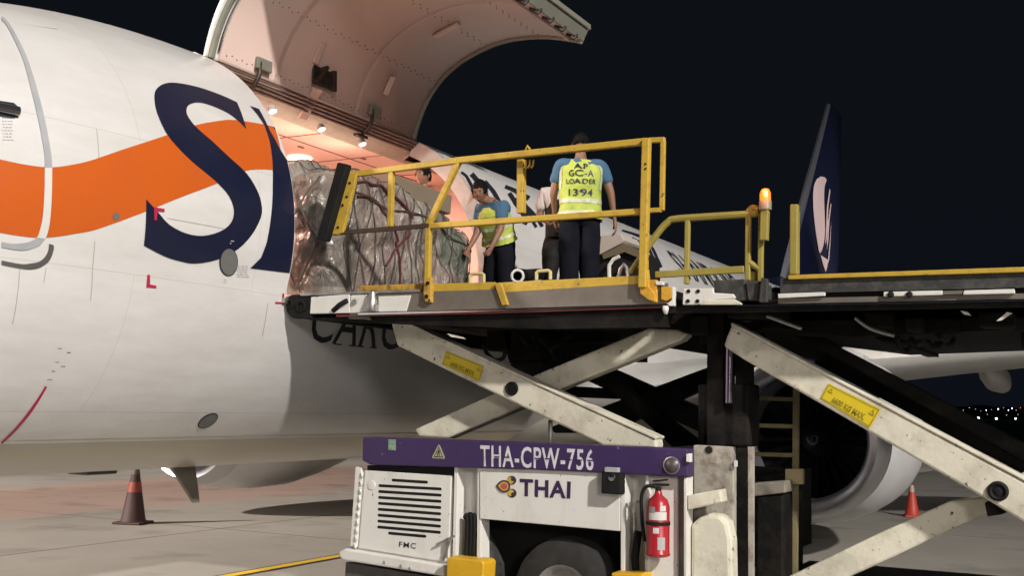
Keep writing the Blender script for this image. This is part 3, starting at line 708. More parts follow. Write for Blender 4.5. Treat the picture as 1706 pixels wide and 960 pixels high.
# engines
FANM = mat('fan_dark', (0.02, 0.02, 0.024), 0.45, 0.6)
LIPM = mat('inlet_lip_metal', (0.55, 0.55, 0.57), 0.34, 1.0)
ENGW = mat('nacelle_paint', (0.66, 0.65, 0.66), 0.35, dirt=0.2, dcol=(0.4, 0.38, 0.36), scale=2)
for side in (-1, 1):
    cy_ = side*4.83; ez = 1.50 if side < 0 else 1.44
    bm = BM()
    revolve(bm, (5.85, cy_, ez), (1, 0, 0.0), [(0.32, 1.03), (0.7, 1.11), (1.4, 1.16), (2.2, 1.14), (3.0, 1.0), (3.7, 0.83), (3.72, 0.79), (2.6, 0.80)], 56, squash=0.93)
    EN = obj('engine', bm, ENGW, plane, smooth=True)
    bm = BM(); revolve(bm, (5.85, cy_, ez), (1, 0, 0), [(0.32, 1.03), (0.18, 1.005), (0.06, 0.97), (0.0, 0.92), (0.02, 0.86), (0.10, 0.785), (0.25, 0.765)], 56, squash=0.93)
    obj('inlet_lip', bm, LIPM, EN, smooth=True)
    bm = BM(); revolve(bm, (5.85, cy_, ez), (1, 0, 0), [(0.25, 0.765), (0.7, 0.77), (1.15, 0.79), (1.2, 0.78)], 56, squash=0.95); obj('inlet_duct', bm, mat('inlet_duct_paint', (0.10, 0.10, 0.11), 0.5), EN, smooth=True)
    bm = BM(); revolve(bm, (6.98, cy_, ez), (1, 0, 0), [(0, 0.8), (0.01, 0.001)], 40, cap0=True)
    for k in range(24):
        a = 2*math.pi*k/24; r0, r1 = 0.22, 0.755; c_, s_ = math.cos(a), math.sin(a); c2, s2 = math.cos(a+0.16), math.sin(a+0.16)
        q = [(6.93, cy_+r0*c_, ez+r0*s_), (6.85, cy_+r1*c_, ez+r1*s_), (6.96, cy_+r1*c2, ez+r1*s2), (6.97, cy_+r0*c2, ez+r0*s2)]
        bm.faces.new([bm.verts.new(p) for p in q])
    FN = obj('fan', bm, FANM, EN)
    bm = BM(); revolve(bm, (6.62, cy_, ez), (1, 0, 0), [(0, 0.001), (0.06, 0.07), (0.2, 0.16), (0.34, 0.22)], 24); SP_ = obj('spinner', bm, mat('spinner_dark', (0.03, 0.03, 0.035), 0.35), FN, smooth=True)
    bm = BM(); prevp = None
    for k in range(26):
        a = k*0.26; rr = 0.02 + 0.05*k/25; xx = 6.62 + 0.02 + 0.15*(rr/0.16)**1.3 - 0.012
        tp = (bm.verts.new((xx-0.012, cy_+rr*math.cos(a), ez+rr*math.sin(a))), bm.verts.new((xx-0.004, cy_+(rr+0.016*min(1, k/8))*math.cos(a), ez+(rr+0.016*min(1, k/8))*math.sin(a))))
        if prevp: bm.faces.new((prevp[0], prevp[1], tp[1], tp[0]))
        prevp = tp
    obj('spinner_swirl', bm, mat('swirl_grey', (0.2, 0.2, 0.2), 0.5), SP_)
    bm = BM(); revolve(bm, (9.2, cy_, ez), (1, 0, 0), [(0, 0.62), (0.7, 0.52), (1.2, 0.4), (1.22, 0.34)], 32, cap1=True); obj('core_nozzle', bm, STEEL, EN, smooth=True)
    bm = BM(); prism(bm, [(cy_-0.16, 2.45), (cy_+0.16, 2.45), (cy_+0.12, 2.72), (cy_-0.12, 2.72)], 7.3, 11.5); obj('pylon', bm, ENGW, EN, bevel=0.05)
    bm = BM(); wing_mesh(bm, [(0, 0, 0.01, 0, 0.1, 0)]*0 or [(abs(cy_)-0.0, 7.0, 1.3, 2.58, 0.02, 0), (abs(cy_)+0.001, 7.0, 1.3, 2.58, 0.02, 0)], side); bm.free()
    bm = BM(); a = R(48)
    b0 = Vector((7.0, cy_ - side*0.0 + 1.08*math.cos(a)*(-side), ez+1.08*math.sin(a)))
    ch = [b0, b0+Vector((0.9, 0, 0)), b0+Vector((0.95, -side*0.16, 0.18)), b0+Vector((0.45, -side*0.14, 0.16))]
    f_ = bm.faces.new([bm.verts.new(p) for p in ch]); bmesh.ops.solidify(bm, geom=[f_], thickness=0.02); obj('nacelle_chine', bm, ENGW, EN)
# tail
FINM = mat('fin_navy', (0.006, 0.009, 0.034), 0.45)
bm = BM()
def fin_ring(xle, xte, z, th):
    af = airfoil(10, th); c_ = xte-xle
    return [bm.verts.new((xle + t*c_, h*c_, z)) for t, h in [(t, h-0.015*math.sin(math.pi*t)) for t, h in af]]
rg = [fin_ring(23.7, 31.4, 5.0, 0.07), fin_ring(24.9, 31.6, 6.3, 0.085), fin_ring(27.38, 31.98, 9.0, 0.09), fin_ring(30.35, 32.45, 12.2, 0.09), fin_ring(30.8, 32.5, 12.35, 0.03)]
for a, b_ in zip(rg, rg[1:]):
    for k in range(len(a)): bm.faces.new((a[k], a[(k+1) % len(a)], b_[(k+1) % len(a)], b_[k])).smooth = True
bm.faces.new(rg[0]); bm.faces.new(rg[-1])
FIN = obj('tail_fin', bm, FINM, plane, smooth=True)
bm = BM(); tube(bm, [(23.8, -0.0, 5.2), (24.84, 0, 6.3), (27.32, 0, 9.0), (30.30, 0, 12.2)], [0.10, 0.13, 0.12, 0.08], 8); obj('leading_edge', bm, mat('fin_edge_grey', (0.12, 0.12, 0.14), 0.4, 0.2), FIN, smooth=True)
bm = BM(); prism(bm, [(-0.02, 5.0), (0.02, 5.0), (0.02, 5.15), (-0.02, 5.15)], 20.5, 24.5)
bm.free(); bm = BM()
vs = [bm.verts.new(p) for p in ((20.5, 0, 5.15), (24.6, -0.12, 5.1), (24.6, 0.12, 5.1), (24.6, 0, 5.75))]
for f in ((0, 1, 3), (0, 3, 2), (1, 2, 3), (0, 2, 1)): bm.faces.new([vs[i] for i in f])
obj('dorsal_fin', bm, FINM, FIN)
FLOGO = mat('fin_logo_white', (0.80, 0.62, 0.62), 0.45)
spot('tail_logo_light', (30.6, -5.2, 5.75), (29.4, 0, 8.4), 620, (1.0, 0.9, 0.88), 0.08, 60)
bm = BM()
def fin_y(x, z):
    k = min(max((z-6.3)/(12.2-6.3), -0.2), 1); xle = 24.9+(30.35-24.9)*k; xte = 31.6+(32.45-31.6)*k; c_ = xte-xle; tt = min(max((x-xle)/c_, 0.001), 0.999)
    return 5*0.09*(0.2969*math.sqrt(tt)-0.126*tt-0.3516*tt*tt+0.2843*tt**3-0.1015*tt**4)*c_ + 0.035
def fin_poly(pts):
    P = []
    for u, v in pts:
        r = ray(u, v).normalized(); t = 25.0
        while t < 50:
            q = CX + r*t; kk = min(max((q.z-6.3)/5.9, -0.2), 1)
            if q.x > 24.93+5.45*kk and q.y >= -fin_y(q.x, q.z): break
            t += 0.01
        P.append((q.x, q.z))
    g = BM(); bv = [g.verts.new((x, z, 0)) for x, z in P]
    for t in tessellate_polygon([[Vector((x, z, 0)) for x, z in P]]):
        try: g.faces.new([bv[i] for i in t])
        except ValueError: pass
    for k in range(40):
        bmesh.ops.bisect_plane(g, geom=g.verts[:]+g.edges[:]+g.faces[:], plane_co=(25+0.2*k, 0, 0), plane_no=(1, 0, 0))
    for v in g.verts: v.co = Vector((v.co.x, -fin_y(v.co.x, v.co.y), v.co.y))
    me = bpy.data.meshes.new('t'); g.to_mesh(me); g.free(); bm.from_mesh(me); bpy.data.meshes.remove(me)
fin_poly(smoothed([(1367,294),(1373,295),(1377,300),(1374,310),(1373,330),(1374,360),(1374.5,385),(1372,408),(1366,422),(1362,405),(1357,370),(1354.5,335),(1356,310),(1361,298)], 3))
fin_poly([(1382,314),(1383.5,318),(1380,345),(1379,375),(1377,400),(1375,408),(1376.5,375),(1377.5,345)])
fin_poly([(1384,338),(1385,340),(1382,368),(1380,400),(1377.5,418),(1379,372)])
fin_poly([(1367,425),(1380,434),(1378,446),(1375.5,453),(1371,440)])
fin_poly([(1385,366),(1384,395),(1381.5,432),(1379,440),(1383,395)])
obj('fin_emblem', bm, FLOGO, FIN)
for side in (-1, 1):
    bm = BM(); wing_mesh(bm, [(0.4, 28.3, 3.9, 4.75, 0.1, 0), (7.1, 32.2, 1.5, 5.45, 0.09, 0)], side); obj('horizontal_stabilizer', bm, ENGW, plane, smooth=True)
# belly blade antenna, gear
bm = BM()
vs = [(0.56, 0, 1.19), (0.90, 0, 1.19), (0.95, 0, 1.0), (0.995, 0, 0.805), (0.915, 0, 0.805)]
a = [bm.verts.new((x, -0.02, z)) for x, y, z in vs]; b_ = [bm.verts.new((x, 0.02, z)) for x, y, z in vs]
bm.faces.new(a); bm.faces.new(b_[::-1])
for i in range(5): bm.faces.new((a[i], b_[i], b_[(i+1) % 5], a[(i+1) % 5]))
obj('blade_antenna', bm, mat('antenna_paint', (0.20, 0.185, 0.15), 0.5, dirt=0.2), FUSE, bevel=0.006)
bm = BM(); box(bm, (-0.55, -0.12, 1.145), (-0.2, 0.12, 1.18)); obj('belly_drain', bm, DGREY, FUSE, bevel=0.01)
TYRE = mat('tyre_rubber', (0.02, 0.019, 0.018), 0.75, dirt=0.6, dcol=(0.05, 0.045, 0.04), scale=8)
def wheel(bm_parts, c, r, wd, parent, name='wheel'):
    c = Vector(c); b_ = BM(); ax = Vector(bm_parts)
    revolve(b_, c-ax*wd/2, ax, [(0.0, r*0.52), (-0.0, r*0.6), (wd*0.03, r*0.86), (wd*0.15, r*0.97), (wd*0.35, r), (wd*0.65, r), (wd*0.85, r*0.97), (wd*0.97, r*0.86), (wd, r*0.6), (wd, r*0.52)], 40)
    W_ = obj(name, b_, TYRE, parent, smooth=True)
    b_ = BM(); revolve(b_, c-ax*wd/2, ax, [(0.03, 0.001), (0.03, r*0.16), (0.0, r*0.18), (0.0, r*0.26), (0.05, r*0.30), (0.06, r*0.42), (0.0, r*0.50), (-0.01, r*0.54)], 32)
    for k in range(8):
        a = 2*math.pi*k/8; s, u = frame_for(ax); p = c - ax*(wd/2+0.012) + (s*math.cos(a)+u*math.sin(a))*r*0.22; revolve(b_, p, ax, [(0, 0.016), (0.03, 0.016)], 8, cap0=True)
    obj('rim', b_, mat('wheel_rim', (0.42, 0.40, 0.37), 0.45, 0.6, dirt=0.4, scale=10), W_, smooth=True)
    return W_
for side in (-1, 1):
    for dy in (-0.43, 0.43): wheel((0, -1, 0), (13.8, side*2.86+dy, 0.56), 0.56, 0.40, plane)
    bm = BM(); tube(bm, [(13.8, side*2.86, 0.56), (13.75, side*2.6, 2.2)], 0.11, 12); bar(bm, (13.8, side*2.86-0.43, .56), (13.8, side*2.86+0.43, .56), .12, .12); obj('landing_gear', bm, STEEL, plane)
for dy in (-0.2, 0.2): wheel((0, -1, 0), (-1.84, dy, 0.34), 0.34, 0.19, plane)
bm = BM(); tube(bm, [(-1.84, 0, 0.34), (-1.78, 0, 1.5)], 0.07, 12); obj('landing_gear', bm, STEEL, plane)
# ------------------------------------------------------------------ cargo loader (scissor lift) docked at the door
LD = thing('cargo_loader', 'tall white and purple scissor-lift cargo loader docked at the open door of the airplane', 'cargo loader', (1.7, -5.5, 0))
XN = 0.0
FONTBLACK = mat('sticker_print', (0.03, 0.03, 0.02), 0.6)
STICKY = mat('sticker_yellow', (0.72, 0.55, 0.02), 0.45, dirt=0.2, dcol=(0.5, 0.38, 0.05), scale=20)
DULL = mat('dull_side_plate', (0.17, 0.145, 0.12), 0.5, dirt=0.5, dcol=(0.09, 0.08, 0.07), scale=4, bump=0.1)
# ---- front bridge platform
bm = BM(); shape(bm, [(481,491),(477,499),(476,519),(483,529),(515,533),(520,532),(524,494),(517,489)], XN+0.0, 3.5)
NOSE = obj('bridge_nose', bm, BLACK, LD, bevel=0.02)
for u, v, r in ((502,511,0.055),(483,507,0.04)):
    p = onx(u, v, 0); bm = BM(); revolve(bm, (p.x-0.012, p.y, p.z), (1, 0, 0), [(0, r*0.55), (-0.006, r*0.8), (0, r), (0.02, r)], 20); obj('roller_end', bm, MACH, NOSE, smooth=True)
bm = BM(); box(bm, (0.06, -5.28, 2.66), (3.45, -1.93, 2.715))
DECK = obj('bridge_deck', bm, MACH, LD)
STEELROLL = mat('roller_steel', (0.4, 0.39, 0.37), 0.3, 0.9)
for k in range(12):
    bm = BM(); y = -2.15 - k*0.27; tube(bm, [(0.35, y, 2.72), (3.3, y, 2.72)], 0.03, 10); obj('deck_roller', bm, STEELROLL, DECK, smooth=True)
bm = BM(); prism(bm, [(-1.95, 2.60), (-1.95, 2.655), (-5.30, 2.655), (-5.30, 2.52), (-4.9, 2.46), (-3.4, 2.48), (-2.6, 2.54)], 0.62, 3.4)
UF = obj('bridge_underframe', bm, MACH, LD)
bm = BM(); shape(bm, [(518,495),(582,490),(583,522),(516,523)], XN-0.015, 0.02); P1 = obj('side_plate', bm, LWHITE, LD, bevel=0.006)
bm = BM(); tube(bm, [onx(555,518,-0.02), onx(566,508,-0.03), onx(578,501,-0.03)], 0.022, 8); obj('lever', bm, BLACK, P1)
bm = BM(); shape(bm, [(584,492),(612,491),(612,521),(584,522)], XN-0.012, 0.02); P2 = obj('side_plate', bm, LWHITE, LD, bevel=0.006)
bm = BM(); p = onx(591,503,-0.02); revolve(bm, p, (-1, 0, 0), [(0, 0.025), (0.012, 0.022), (0.02, 0.001)], 14); obj('bolt', bm, STEEL, P2, smooth=True)
bm = BM(); p = onx(620,498,-0.03); tube(bm, [(p.x, p.y, p.z-0.10), (p.x, p.y, p.z-0.02), (p.x, p.y, p.z+0.02), (p.x, p.y, p.z+0.06)], [0.05, 0.05, 0.035, 0.03], 12); box(bm, (p.x-0.03, p.y-0.06, p.z-0.11), (p.x+0.06, p.y+0.06, p.z-0.05)); obj('roller_bracket', bm, STEEL, LD, bevel=0.005)
bm = BM(); shape(bm, [(630,494),(684,492),(676,519),(630,520)], XN-0.014, 0.02); obj('side_plate', bm, LWHITE, LD, bevel=0.006)
bm = BM(); shape(bm, [(612,490),(690,487),(1112,472),(1112,506),(612,521)], XN-0.002, 0.02); obj('side_beam', bm, DULL, LD)
bm = BM(); shape(bm, [(500,489),(700,482),(700,486),(500,493)], XN-0.016, 0.05); obj('deck_edge_strip', bm, STEEL, LD)
bm = BM(); shape(bm, [(596,522),(820,516.5),(1114,507),(1114,509.8),(820,519.5),(596,525)], XN-0.03, 0.03); obj('bright_edge_rail', bm, CHROME, LD)
bm = BM(); shape(bm, [(560,525),(820,520),(1114,510.5),(1114,512.5),(820,522.5),(560,528)], XN-0.022, 0.02); obj('red_edge_stripe', bm, mat('dull_red', (0.16, 0.03, 0.03), 0.5), LD)
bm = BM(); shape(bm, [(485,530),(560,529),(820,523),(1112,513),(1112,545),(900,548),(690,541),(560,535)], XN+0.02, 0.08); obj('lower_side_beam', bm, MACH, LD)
bm = BM(); shape(bm, [(583,523),(614,522),(616,533),(580,531)], XN-0.01, 0.03); obj('bracket_plate', bm, mat('green_grey', (0.11, 0.12, 0.09), 0.5, dirt=0.4), LD)
# toe boards
bm = BM(); shape(bm, [(599,476),(706,472.5),(706,482),(597,486)], XN+0.05, 0.03); obj('toe_board', bm, RUSTY, LD, bevel=0.004)
bm = BM(); shape(bm, [(719,473),(824,470),(824,484),(719,486)], XN+0.0, 0.03); tb1 = obj('toe_board', bm, YELLOW, LD, bevel=0.004)
bm = BM(); shape(bm, [(719,486.5),(822,484.5),(818,496),(719,499)], XN+0.012, 0.03); obj('toe_board', bm, RUSTY, LD, bevel=0.004)
bm = BM(); shape(bm, [(829,471),(1068,459),(1068,473),(833,488)], XN-0.004, 0.035); obj('toe_board', bm, YELLOW, LD, bevel=0.004)
bm = BM(); shape(bm, [(845,488),(1072,475),(1072,482),(845,494)], XN+0.02, 0.03); obj('toe_board_lip', bm, RUSTY, LD)
bm = BM(); shape(bm, [(823,472),(834,471),(846,508),(836,509)], XN-0.03, 0.03); obj('diagonal_brace', bm, YELLOW, LD, bevel=0.004)
# bridge railing
def P(u, v, x=0.0): return onx(u, v, x)
RX = -0.01
bm = BM(); bar(bm, P(714.5,374,RX), P(712.5,482,RX), 0.048, 0.048); obj('railing_post', bm, YELLOW, LD, bevel=0.008)
bm = BM(); shape(bm, [(706,462),(718,462),(717,504),(708,503),(705,496)], RX-0.035, 0.05)
PB = obj('post_bracket', bm, RUSTY, LD, bevel=0.006)
for u, v in ((713,472),(711,494)):
    bm = BM(); revolve(bm, P(u, v, RX-0.036), (-1, 0, 0), [(0, 0.016), (0.01, 0.016)], 10, cap1=True); obj('bolt', bm, BLACK, PB)
bm = BM(); bar(bm, P(713,377,RX), P(765,268,RX), 0.048, 0.048); obj('railing_brace', bm, YELLOW, LD, bevel=0.008)
bm = BM(); bar(bm, P(760,268,RX), P(1080,235.5,RX), 0.052, 0.052); obj('top_rail', bm, YELLOW, LD, bevel=0.008)
bm = BM(); bar(bm, P(714,377,RX), P(1072,352.5,RX), 0.048, 0.048); obj('mid_rail', bm, YELLOW, LD, bevel=0.008)
bm = BM(); bar(bm, P(1077.5,231,RX-0.03), P(1071.5,480,RX-0.03), 0.06, 0.06)
RP = obj('railing_post', bm, YELLOW, LD, bevel=0.008)
for v in (273, 281):
    bm = BM(); revolve(bm, P(1075.5, v, RX-0.061), (-1, 0, 0), [(0, 0.008), (0.004, 0.008)], 8, cap1=True); obj('bolt', bm, BLACK, RP)
bm = BM(); bar(bm, P(869,266,0.1), P(868.5,356,0.1), 0.06, 0.06); HP = obj('railing_post', bm, YELLOW, LD, bevel=0.008)
for u in (876, 882, 888):
    bm = BM(); tube(bm, [P(u-5,277,0.08), P(u-2,279,0.06), P(u,276,0.05), P(u+1,266,0.05)], 0.008, 6); obj('hook', bm, YELLOW, HP)
bm = BM(); tube(bm, [P(876,250,-0.02), P(879,243,-0.02), P(883,249,-0.02)], 0.01, 6); obj('hook', bm, YELLOW, HP)
bm = BM(); bar(bm, P(1082,234,0.1), P(1108,233,0.1), 0.04, 0.04); bar(bm, P(1105,233,0.1), P(1103,351,0.1), 0.036, 0.036); bar(bm, P(1080,351,0.1), P(1103,350,0.1), 0.036, 0.036); obj('rear_loop_rail', bm, YELLOW, LD, bevel=0.006)
# hinged front gate
bm = BM(); q = [P(*t, -0.06) for t in ((571,273),(587,276),(551,404),(536,401))]; prism(bm, [(a.y, a.z) for a in q], -0.14, -0.06); obj('rubber_bumper', bm, BLACK, LD, bevel=0.012)
bm = BM(); prism(bm, yz([(586,288),(597,290),(574,388),(566,392),(553,391)], -0.03), -0.06, -0.02); GP = obj('gate_plate', bm, YELLOW, LD, bevel=0.005)
for u, v in ((583,305),(578,328),(571,342),(563,379)):
    bm = BM(); revolve(bm, P(u, v, -0.06), (-1, 0, 0), [(0, 0.012), (0.006, 0.012)], 8, cap1=True); obj('bolt', bm, BLACK, GP)
bm = BM(); bar(bm, P(586,291,-0.02), P(762,268,-0.02), 0.045, 0.05); obj('gate_rail', bm, YELLOW, LD, bevel=0.006)
bm = BM(); bar(bm, P(652.5,284,-0.015), P(650.5,378,-0.015), 0.045, 0.045); obj('gate_post', bm, YELLOW, LD, bevel=0.006)
bm = BM(); bar(bm, P(556,389,-0.02), P(716,376,-0.02), 0.035, 0.035); obj('gate_lower_rail', bm, mat('brown_steel', (0.07, 0.045, 0.03), 0.5, dirt=0.5), LD)
# small deck fittings
for u0, u1, v0, v1, x in ((783,806,457,468,0.06), (894,917,452,463,0.06)):
    bm = BM(); tube(bm, [P(u0,v1+4,x), P(u0,v0+2,x), P(u0+3,v0,x), P(u1-3,v0-1,x), P(u1,v0+1,x), P(u1,v1+3,x)], 0.014, 8); obj('grab_handle', bm, mat('pale_yellow_paint', (0.62, 0.52, 0.25), 0.5, dirt=0.3), LD, smooth=True)
bm = BM(); a = P(863,460,0.25); b_ = P(898,457,1.0); ax = b_-a; revolve(bm, a, ax, [(0.0, 0.036), (-0.01, 0.055), (0.02, 0.062), (0.3, 0.05), (ax.length, 0.05)], 20); PI_ = obj('guide_roller', bm, BLACK, LD, smooth=True)
bm = BM(); revolve(bm, a - ax.normalized()*0.015, ax, [(0, 0.038), (-0.004, 0.048), (0, 0.058)], 20); obj('roller_rim', bm, LWHITE, PI_, smooth=True)

# ---- joint between bridge and main platform
ORG = mat('orange_yellow_paint', (0.66, 0.36, 0.03), 0.5, dirt=0.6, dcol=(0.28, 0.12, 0.03), scale=12)
bm = BM(); shape(bm, [(1064,448),(1078,448),(1081,478),(1091,490),(1091,503),(1080,500),(1066,489)], XN-0.05, 0.05); obj('hinge_plate', bm, ORG, LD, bevel=0.006)
bm = BM(); shape(bm, [(1078,466),(1094,466),(1094,504),(1086,504),(1080,494)], XN-0.03, 0.04); obj('hinge_plate', bm, ORG, LD, bevel=0.006)
bm = BM(); shape(bm, [(1101,478),(1119,478),(1119,497),(1110,502),(1101,499)], XN-0.03, 0.05); obj('hinge_block', bm, ORG, LD, bevel=0.006)
bm = BM(); shape(bm, [(1092,469),(1104,469),(1104,475),(1092,475)], XN-0.04, 0.05); obj('hinge_cap', bm, LWHITE, LD, bevel=0.004)
bm = BM(); shape(bm, [(1119,478),(1123,478),(1123,510),(1106,510),(1119,500)], XN-0.03, 0.05); obj('side_plate', bm, LWHITE, LD, bevel=0.004)
bm = BM(); tube(bm, [P(1109,510,-0.02), P(1109,516,-0.02), P(1109.5,524,-0.02)], [0.022, 0.024, 0.012], 10); obj('grease_fitting', bm, LWHITE, LD)
bm = BM(); shape(bm, [(1138,481),(1188,480),(1189,488),(1222,490),(1226,497),(1190,500),(1160,508),(1137,508)], XN-0.04, 0.03); WPt = obj('bolted_plate', bm, LWHITE, LD, bevel=0.006)
for u, v in ((1147,485.5),(1163,485.5),(1146,502),(1162,502)):
    bm = BM(); revolve(bm, P(u, v, -0.041), (-1, 0, 0), [(0, 0.015), (0.006, 0.014)], 10, cap1=True); obj('bolt', bm, BLACK, WPt)
bm = BM(); shape(bm, [(1164,508),(1172,501),(1222,498),(1235,505),(1235,508)], XN-0.05, 0.03); obj('side_plate', bm, CREAM, LD, bevel=0.006)
DG = mat('scuffed_black_paint', (0.035, 0.036, 0.034), 0.5, dirt=0.8, dcol=(0.10, 0.095, 0.085), scale=16, bump=0.25)
bm = BM(); shape(bm, [(1188,467),(1242,465),(1246,500),(1222,502),(1190,486)], XN-0.03, 0.12); obj('hinge_box', bm, DG, LD, bevel=0.01)
bm = BM(); shape(bm, [(1242,470),(1262,468),(1280,474),(1280,500),(1246,501)], XN-0.05, 0.1); obj('hinge_box', bm, DG, LD, bevel=0.01)
bm = BM(); shape(bm, [(1268,462),(1279,465),(1278,504),(1264,504),(1266,480)], XN-0.09, 0.04); obj('stop_lever', bm, DG, LD, bevel=0.008)
# ---- main platform
bm = BM(); box(bm, (0.12, -9.9, 2.60), (3.4, -5.42, 2.70)); MD = obj('main_deck', bm, MACH, LD)
for k in range(14):
    bm = BM(); y = -5.7 - k*0.3; tube(bm, [(0.4, y, 2.71), (3.2, y, 2.71)], 0.03, 8); obj('deck_roller', bm, STEELROLL, MD, smooth=True)
# the near side of the platform, extended past the frame edge to its real end
def ext(pts, y_end, x, th, name, m, parent=LD, bevel=0.0):
    """outline in the picture whose right end is carried on to y_end"""
    q = yz(pts, x); k = sorted(range(len(q)), key=lambda i: q[i][0])[:2]
    q = [((y_end, z) if i in k else (y, z)) for i, (y, z) in enumerate(q)]
    bm = BM(); prism(bm, q, x, x+th); return obj(name, bm, m, parent, bevel=bevel)
ext([(1300,464),(1706,449),(1706,482),(1300,489)], -9.9, XN+0.03, 0.1, 'main_side_beam', DG)
ext([(1313,458.5),(1706,445),(1706,455),(1313,465.5)], -9.9, XN-0.0, 0.05, 'toe_rail', YELLOW, bevel=0.004)
bm = BM(); shape(bm, [(1240,488),(1295,487),(1706,478),(1706,500),(1295,506),(1240,508)], XN+0.06, 0.06); obj('recess_beam', bm, MACH, LD)
for pts in ([(1296,489.5),(1368,487),(1374,487),(1374,493),(1296,497)], [(1472,486.5),(1570,484),(1570,491.5),(1472,494)], [(1606,484),(1690,481.5),(1691,489),(1604,491)]):
    bm = BM(); shape(bm, pts, XN-0.01, 0.03); obj('white_guide_strip', bm, LWHITE, LD, bevel=0.004)
bm = BM(); shape(bm, [(1570,485),(1604,484),(1602,490),(1570,491)], XN-0.005, 0.03); obj('guide_strip_joint', bm, DULL, LD)
bm = BM(); shape(bm, [(1296,497.5),(1470,494),(1706,489),(1706,498),(1470,503),(1296,506)], XN+0.02, 0.03); obj('side_channel', bm, DULL, LD)
for u, v in ((1484,491),(1515,491)):
    bm = BM(); revolve(bm, P(u, v, -0.012), (-1, 0, 0), [(0, 0.022), (0.012, 0.02), (0.014, 0.008)], 14, cap1=True); obj('rubber_stop', bm, BLACK, LD)
ext([(1232,508),(1500,504),(1706,498.8),(1706,501.5),(1500,507),(1232,511)], -9.9, XN-0.03, 0.03, 'bright_edge_rail', CHROME)
ext([(1112,511),(1706,502.5),(1706,512),(1112,522)], -9.9, XN-0.0, 0.08, 'lower_side_beam', MACH)
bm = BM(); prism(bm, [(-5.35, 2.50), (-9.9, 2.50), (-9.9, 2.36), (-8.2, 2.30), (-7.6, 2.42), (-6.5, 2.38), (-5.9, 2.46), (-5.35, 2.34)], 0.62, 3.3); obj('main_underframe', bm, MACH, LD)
# cross members, hoses and junction boxes hanging below the decks
random.seed(11)
for k in range(7):
    y = -2.9 - k*0.95; bm = BM(); box(bm, (0.85, y-0.05, 2.36-0.05*(k % 2)), (3.3, y+0.05, 2.46)); obj('cross_member', bm, MACH, LD)
def hose(pts, r, m=BLACK, name='hydraulic_hose'):
    pp_ = [Vector(p) for p in pts]; out = []
    for i in range(len(pp_)-1):
        p0, p1, p2, p3 = pp_[max(i-1, 0)], pp_[i], pp_[i+1], pp_[min(i+2, len(pp_)-1)]
        for k in range(6):
            t = k/6; out.append(0.5*((2*p1)+(-p0+p2)*t+(2*p0-5*p1+4*p2-p3)*t*t+(-p0+3*p1-3*p2+p3)*t**3))
    out.append(pp_[-1]); bm = BM(); tube(bm, out, r, 8); return obj(name, bm, m, LD, smooth=True)
for L_ in ([(1495,562),(1500,580),(1512,584),(1520,575),(1517,565)], [(1520,566),(1530,575),(1545,570),(1553,577),(1562,578),(1570,566),(1560,556)], [(1580,548),(1590,560),(1584,574),(1570,577),(1560,572)], [(1440,546),(1470,566),(1500,571),(1540,570)],
           [(805,575),(812,590),(825,600),(838,597),(842,585)], [(900,565),(915,578),(930,575),(935,566),(950,563)], [(868,560),(880,575),(888,570),(890,560)], [(918,585),(926,600),(940,590),(944,570)]):
    hose([P(u, v, 0.55 + 0.3*random.random()) for u, v in L_], 0.018)
for u0, v0, u1, v1, x in ((1508,528,1535,552,0.4), (1210,505,1300,530,0.3), (1440,520,1490,548,0.5), (1555,530,1600,556,0.6), (1630,520,1690,545,0.4), (850,520,900,600,0.8), (810,535,862,585,0.9), (930,545,1010,570,1.0), (1150,525,1180,560,0.5)):
    bm = BM(); shape(bm, [(u0,v0),(u1,v0),(u1,v1),(u0,v1)], x, 0.3); obj('valve_block', bm, MACH, LD, bevel=0.02)
for L_ in ([(812,541),(820,533),(826,534),(818,541)], [(867,532),(877,530),(872,534),(868,536)], [(745,556),(770,562),(774,565),(752,562)], [(1600,518),(1612,520),(1618,526),(1606,524)], [(1660,535),(1678,520),(1686,522),(1668,534)]):
    bm = BM(); shape(bm, L_, 0.05, 0.02); obj('reflective_tag', bm, CREAM, LD)
hose([P(1278,527,0.12), P(1335,548,0.12)], 0.012, STEEL, 'link_rod')
hose([P(1425,530,0.3), P(1450,548,0.3), P(1490,560,0.3)], 0.012, STEEL, 'link_rod')
# ---- handrail tube, beacon and rear posts
TUB = mat('handrail_olive_yellow', (0.33, 0.27, 0.06), 0.45, dirt=0.4, dcol=(0.25, 0.2, 0.06), scale=10)
def htube(L_, r, name, x=0.06, m=TUB): return hose([P(u, v, x) for u, v in L_], r, m, name)
htube([(1050,455),(1066,432),(1082,408),(1100,383),(1113,370),(1124,365),(1180,361),(1245,357),(1266,355)], 0.027, 'handrail')
for (a, b_) in (((1146,366),(1144,474)), ((1247,352),(1246,468)), ((1268.5,353),(1267,470))):
    bm = BM(); bar(bm, P(*a, 0.06), P(*b_, 0.06), 0.038, 0.038); obj('handrail_post', bm, TUB, LD, bevel=0.008)
htube([(1247,353),(1252,347),(1257,347),(1270,357)], 0.024, 'handrail')
bm = BM(); bar(bm, P(1092,458,0.05), P(1240,449,0.05), 0.03, 0.05); obj('lower_handrail', bm, TUB, LD, bevel=0.006)
htube([(1249,438),(1258,444),(1266,449)], 0.022, 'handrail')
bm = BM(); shape(bm, [(1249,452),(1262,452),(1262,470),(1249,470)], 0.08, 0.04); obj('latch_plate', bm, TUB, LD, bevel=0.006)
bm = BM(); bar(bm, P(1275,348,0.0), P(1273,401,0.0), 0.055, 0.055)
obj('beacon_post', bm, TUB, LD, bevel=0.006)
